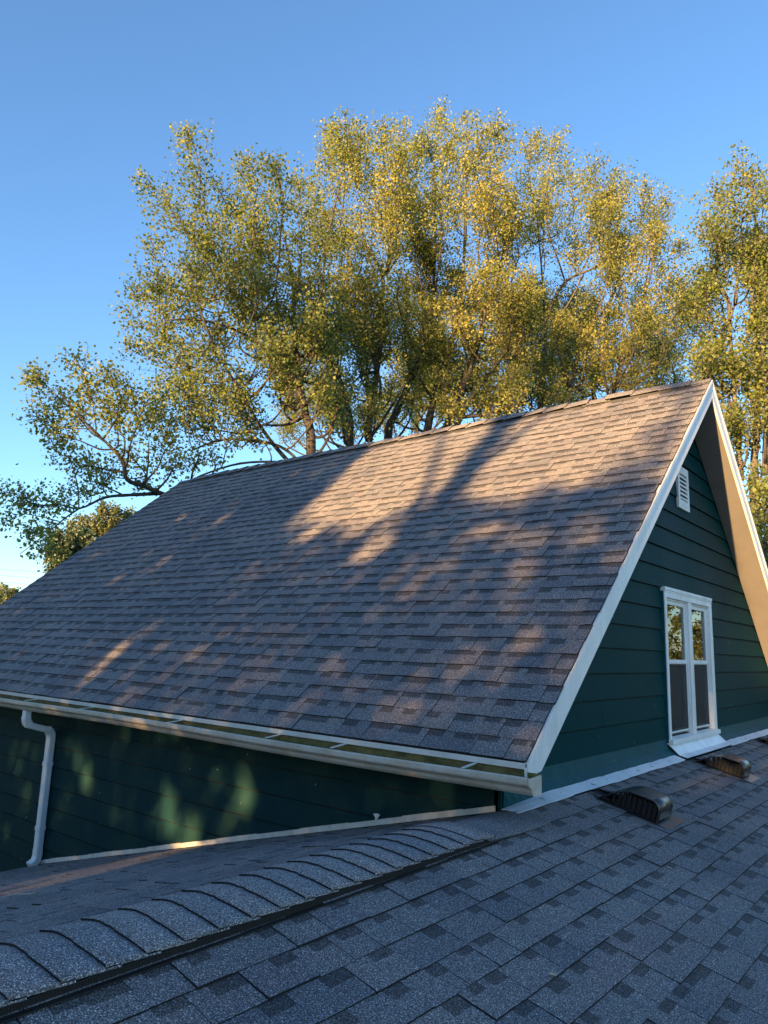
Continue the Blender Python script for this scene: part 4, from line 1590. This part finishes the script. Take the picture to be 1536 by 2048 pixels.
# trees along the same side, seen in the window panes
bush('yard_tree', 'golden leafy tree mirrored in the window panes of the gable', 'tree', (4.6, 17.5, 1.0),
     [(0, 0, 1.2, 1.8, 1.8, 2.0), (-1.2, 0.6, -0.8, 1.6, 1.6, 1.8), (1.3, 0.4, -0.4, 1.7, 1.6, 1.8), (0.4, -0.4, 3.4, 1.3, 1.3, 1.7), (-0.6, 0.6, -3.0, 2.0, 1.8, 1.8), (1.6, 0.2, -3.0, 1.8, 1.8, 1.6), (2.6, 1.2, 1.6, 1.4, 1.4, 2.0), (3.4, 1.6, -1.4, 1.8, 1.6, 2.2)], 205, 'leaf_green', 0.085, 190)

# ------------------------------------------------------------------ unseen shade trees behind the viewpoint: crown gaps shaped to set the roof's sun patches
SY = -18.0
_r = np.random.default_rng(77)
FAINT = [(_r.uniform(-4.9, -0.4), _r.uniform(1.9, 2.95), _r.uniform(0.03, 0.08), _r.uniform(0.08, 0.22)) for _ in range(26)]  # slits thinned into the crowns to make faint dapples on the side wall
OPEN = [  # (X', Z', half width, half height): gaps cut in the crowns for wanted sun patches, in the plane y = -18
    (-1.75, 6.75, 0.95, 1.05), (-0.95, 6.85, 0.55, 1.15), (-1.2, 5.75, 0.35, 0.28), (-1.95, 5.65, 0.18, 0.2), (-0.75, 5.3, 0.22, 0.25),
    (0.38, 6.75, 0.58, 0.95), (1.15, 6.7, 0.6, 0.85), (0.9, 7.3, 1.0, 0.6), (1.55, 6.9, 0.2, 0.5),
    (1.2, 4.76, 0.10, 0.2), (1.14, 3.95, 0.07, 0.12), (1.5, 4.1, 0.13, 0.16), (1.85, 3.9, 0.08, 0.12), (0.02, 5.3, 0.1, 0.14), (0.55, 5.4, 0.2, 0.12), (1.0, 5.25, 0.25, 0.1), (1.62, 5.3, 0.1, 0.25),
    (-3.25, 3.6, 0.10, 0.46), (-3.05, 4.15, 0.08, 0.15), (-4.57, 5.28, 0.06, 0.2), (-4.3, 6.2, 0.12, 0.22), (-6.8, 5.66, 0.08, 0.2), (-5.6, 6.4, 0.06, 0.16),
    (1.92, 6.7, 0.14, 0.9), (2.35, 6.4, 0.22, 1.3), (2.45, 5.2, 0.16, 0.5), (2.34, 3.4, 0.1, 0.07), (2.7, 3.6, 0.16, 0.12),
    (-3.4, 2.8, 0.14, 0.12), (-3.1, 2.6, 0.12, 0.2), (-1.7, 2.5, 0.1, 0.22), (-1.35, 2.35, 0.1, 0.2), (-0.8, 2.75, 0.08, 0.08), (-4.3, 2.2, 0.1, 0.2), (-2.4, 2.75, 0.07, 0.1),
]


def val_noise(x, z, s, seed):
    r_ = np.random.default_rng(seed)
    T = r_.random((64, 64))
    u, v = x / s + 20, z / s + 20
    iu, iv = np.floor(u).astype(int), np.floor(v).astype(int)
    fu, fv = u - iu, v - iv
    fu, fv = fu * fu * (3 - 2 * fu), fv * fv * (3 - 2 * fv)
    g_ = lambda a, b_: T[a % 64, b_ % 64]
    return (g_(iu, iv) * (1 - fu) + g_(iu + 1, iv) * fu) * (1 - fv) + (g_(iu, iv + 1) * (1 - fu) + g_(iu + 1, iv + 1) * fu) * fv


def shade_tree(label, xt, xa, xb, ztop, seed, limbs):
    rg = np.random.default_rng(seed)
    t_ = thing('shade_tree', (xt, SY, GROUND), label, 'tree', 'trees across the yard that shade the roof')
    wood = MB()
    for pts, r0, r1 in limbs:
        Q = smooth_path([(x, SY, z) for x, z in pts], 4)
        wood.tube(Q, np.linspace(r0, r1, len(Q)), 8)
    wood.build('trunk', 'bark', t_, True)
    A = (xb - xa) * (ztop + 3.5)
    n_ = int(A * 1500)
    X = rg.uniform(xa, xb, n_)
    Z = rg.uniform(-3.5, ztop, n_)
    dens = np.where(((Z < 3.4) & (X > -0.5)) | ((X < -2.72) & (Z < 8.2)), 1.0, 0.7)
    # thin out towards the top so the low sun reaches the far trees
    hi = np.clip((Z - 7.9) / 1.2, 0, 1)
    nz = val_noise(X, Z, 1.3, 3) * 0.6 + val_noise(X, Z, 0.45, 4) * 0.4
    dens = dens * (1 - hi) + hi * np.clip((nz - 0.44) * 2.2, 0, 0.45) * np.clip((np.where(X > -0.1, 11.5, ztop) - Z) / 6.5, 0, 1)
    dens *= np.where(nz < 0.24, 0.55, 1.0)
    for (ox, oz, hw, hh) in OPEN:
        jx = (val_noise(X, Z, 0.22, 8) - 0.5) * 0.16
        d = (((X - ox + jx) / hw) ** 4 + ((Z - oz + jx) / hh) ** 4) ** 0.5
        lo = 0.0 if (hw * hh > 0.2 and ox < 2.2) else (0.06 if ox == -3.25 else 0.14)
        dens *= lo + (1 - lo) * np.clip((d - 0.62) / 0.75, 0, 1)
    for (ox, oz, hw, hh) in FAINT:
        d = ((X - ox) / hw) ** 2 + ((Z - oz) / hh) ** 2
        dens *= np.where(d < 1, 0.25, 1.0)
    k = rg.random(n_) < dens
    X, Z = X[k], Z[k]
    s_ = rg.normal(0, 1.0, len(X)).clip(-2, 2)
    P = np.stack([X, np.full(len(X), SY), Z], 1) + s_[:, None] * SUN
    P = P[P[:, 2] > GROUND + 0.1]
    link('crown', leaves_mesh(P, 0.13, rg, 0.2), t_, ['leaf_dark'])


shade_tree('tall leafy tree behind the viewpoint whose forked trunk shadow falls on the roof', -0.35, -2.9, 2.06, 19.0, 301,
           [([(-0.38, GROUND - .1), (-0.4, 0), (-0.36, 4.0), (-0.3, 5.4), (-0.26, 6.3), (-0.30, 7.4), (-0.34, 10), (-0.3, 13)], 0.21, 0.05),
            ([(-0.34, 5.3), (-0.62, 5.95), (-0.8, 6.5), (-1.3, 7.6), (-2.2, 9.5)], 0.09, 0.03), ([(-0.27, 6.2), (0.2, 7.4), (0.9, 9.0)], 0.08, 0.03),
            ([(-0.33, 5.0), (0.3, 5.45), (1.4, 5.6), (1.95, 6.2), (2.05, 7.4)], 0.07, 0.04)])
shade_tree('broad leafy tree behind the viewpoint that shades the left of the roof', -5.0, -8.5, -2.72, 18.5, 302,
           [([(-5, GROUND - .1), (-5, 2), (-4.9, 7), (-5, 11)], 0.28, 0.04), ([(-2.95, 3), (-2.9, 5.5), (-2.85, 8.0)], 0.12, 0.08)])
shade_tree('leafy tree behind the viewpoint farthest to the left', -11.5, -15.0, -8.3, 17.0, 303,
           [([(-11.5, GROUND - .1), (-11.5, 2), (-11.4, 6), (-11.5, 10)], 0.26, 0.04)])
shade_tree('low leafy tree behind the viewpoint to the right', 6.0, 2.05, 10.0, 4.8, 304,
           [([(6, GROUND - .1), (6, 0), (6.1, 3), (6, 4.5)], 0.2, 0.03)])

# ------------------------------------------------------------------ power line far off on the left
pl0, pl1 = at(-420, 1098, 75), at(420, 1165, 75)
t = thing('power_line', (pl0[0], pl0[1], GROUND), 'three thin power cables crossing the pale sky at the far left', 'cable')
for dz in (0.0, -0.55, -1.15):
    mb = MB()
    pts = []
    for k in range(17):
        a = k / 16
        q = pl0 + (pl1 - pl0) * a
        q = q + np.array([0, 0, dz - 2.0 * a * (1 - a) * 0.6])
        pts.append(q)
    mb.tube(pts, 0.014, 4)
    mb.build('cable', 'wire', t)
for q in (pl0, pl1):
    mb = MB()
    mb.tube([(q[0], q[1], GROUND - 0.1), (q[0], q[1], q[2] + 0.2)], [0.16, 0.12], 8)
    mb.build('pole', 'bark', t)
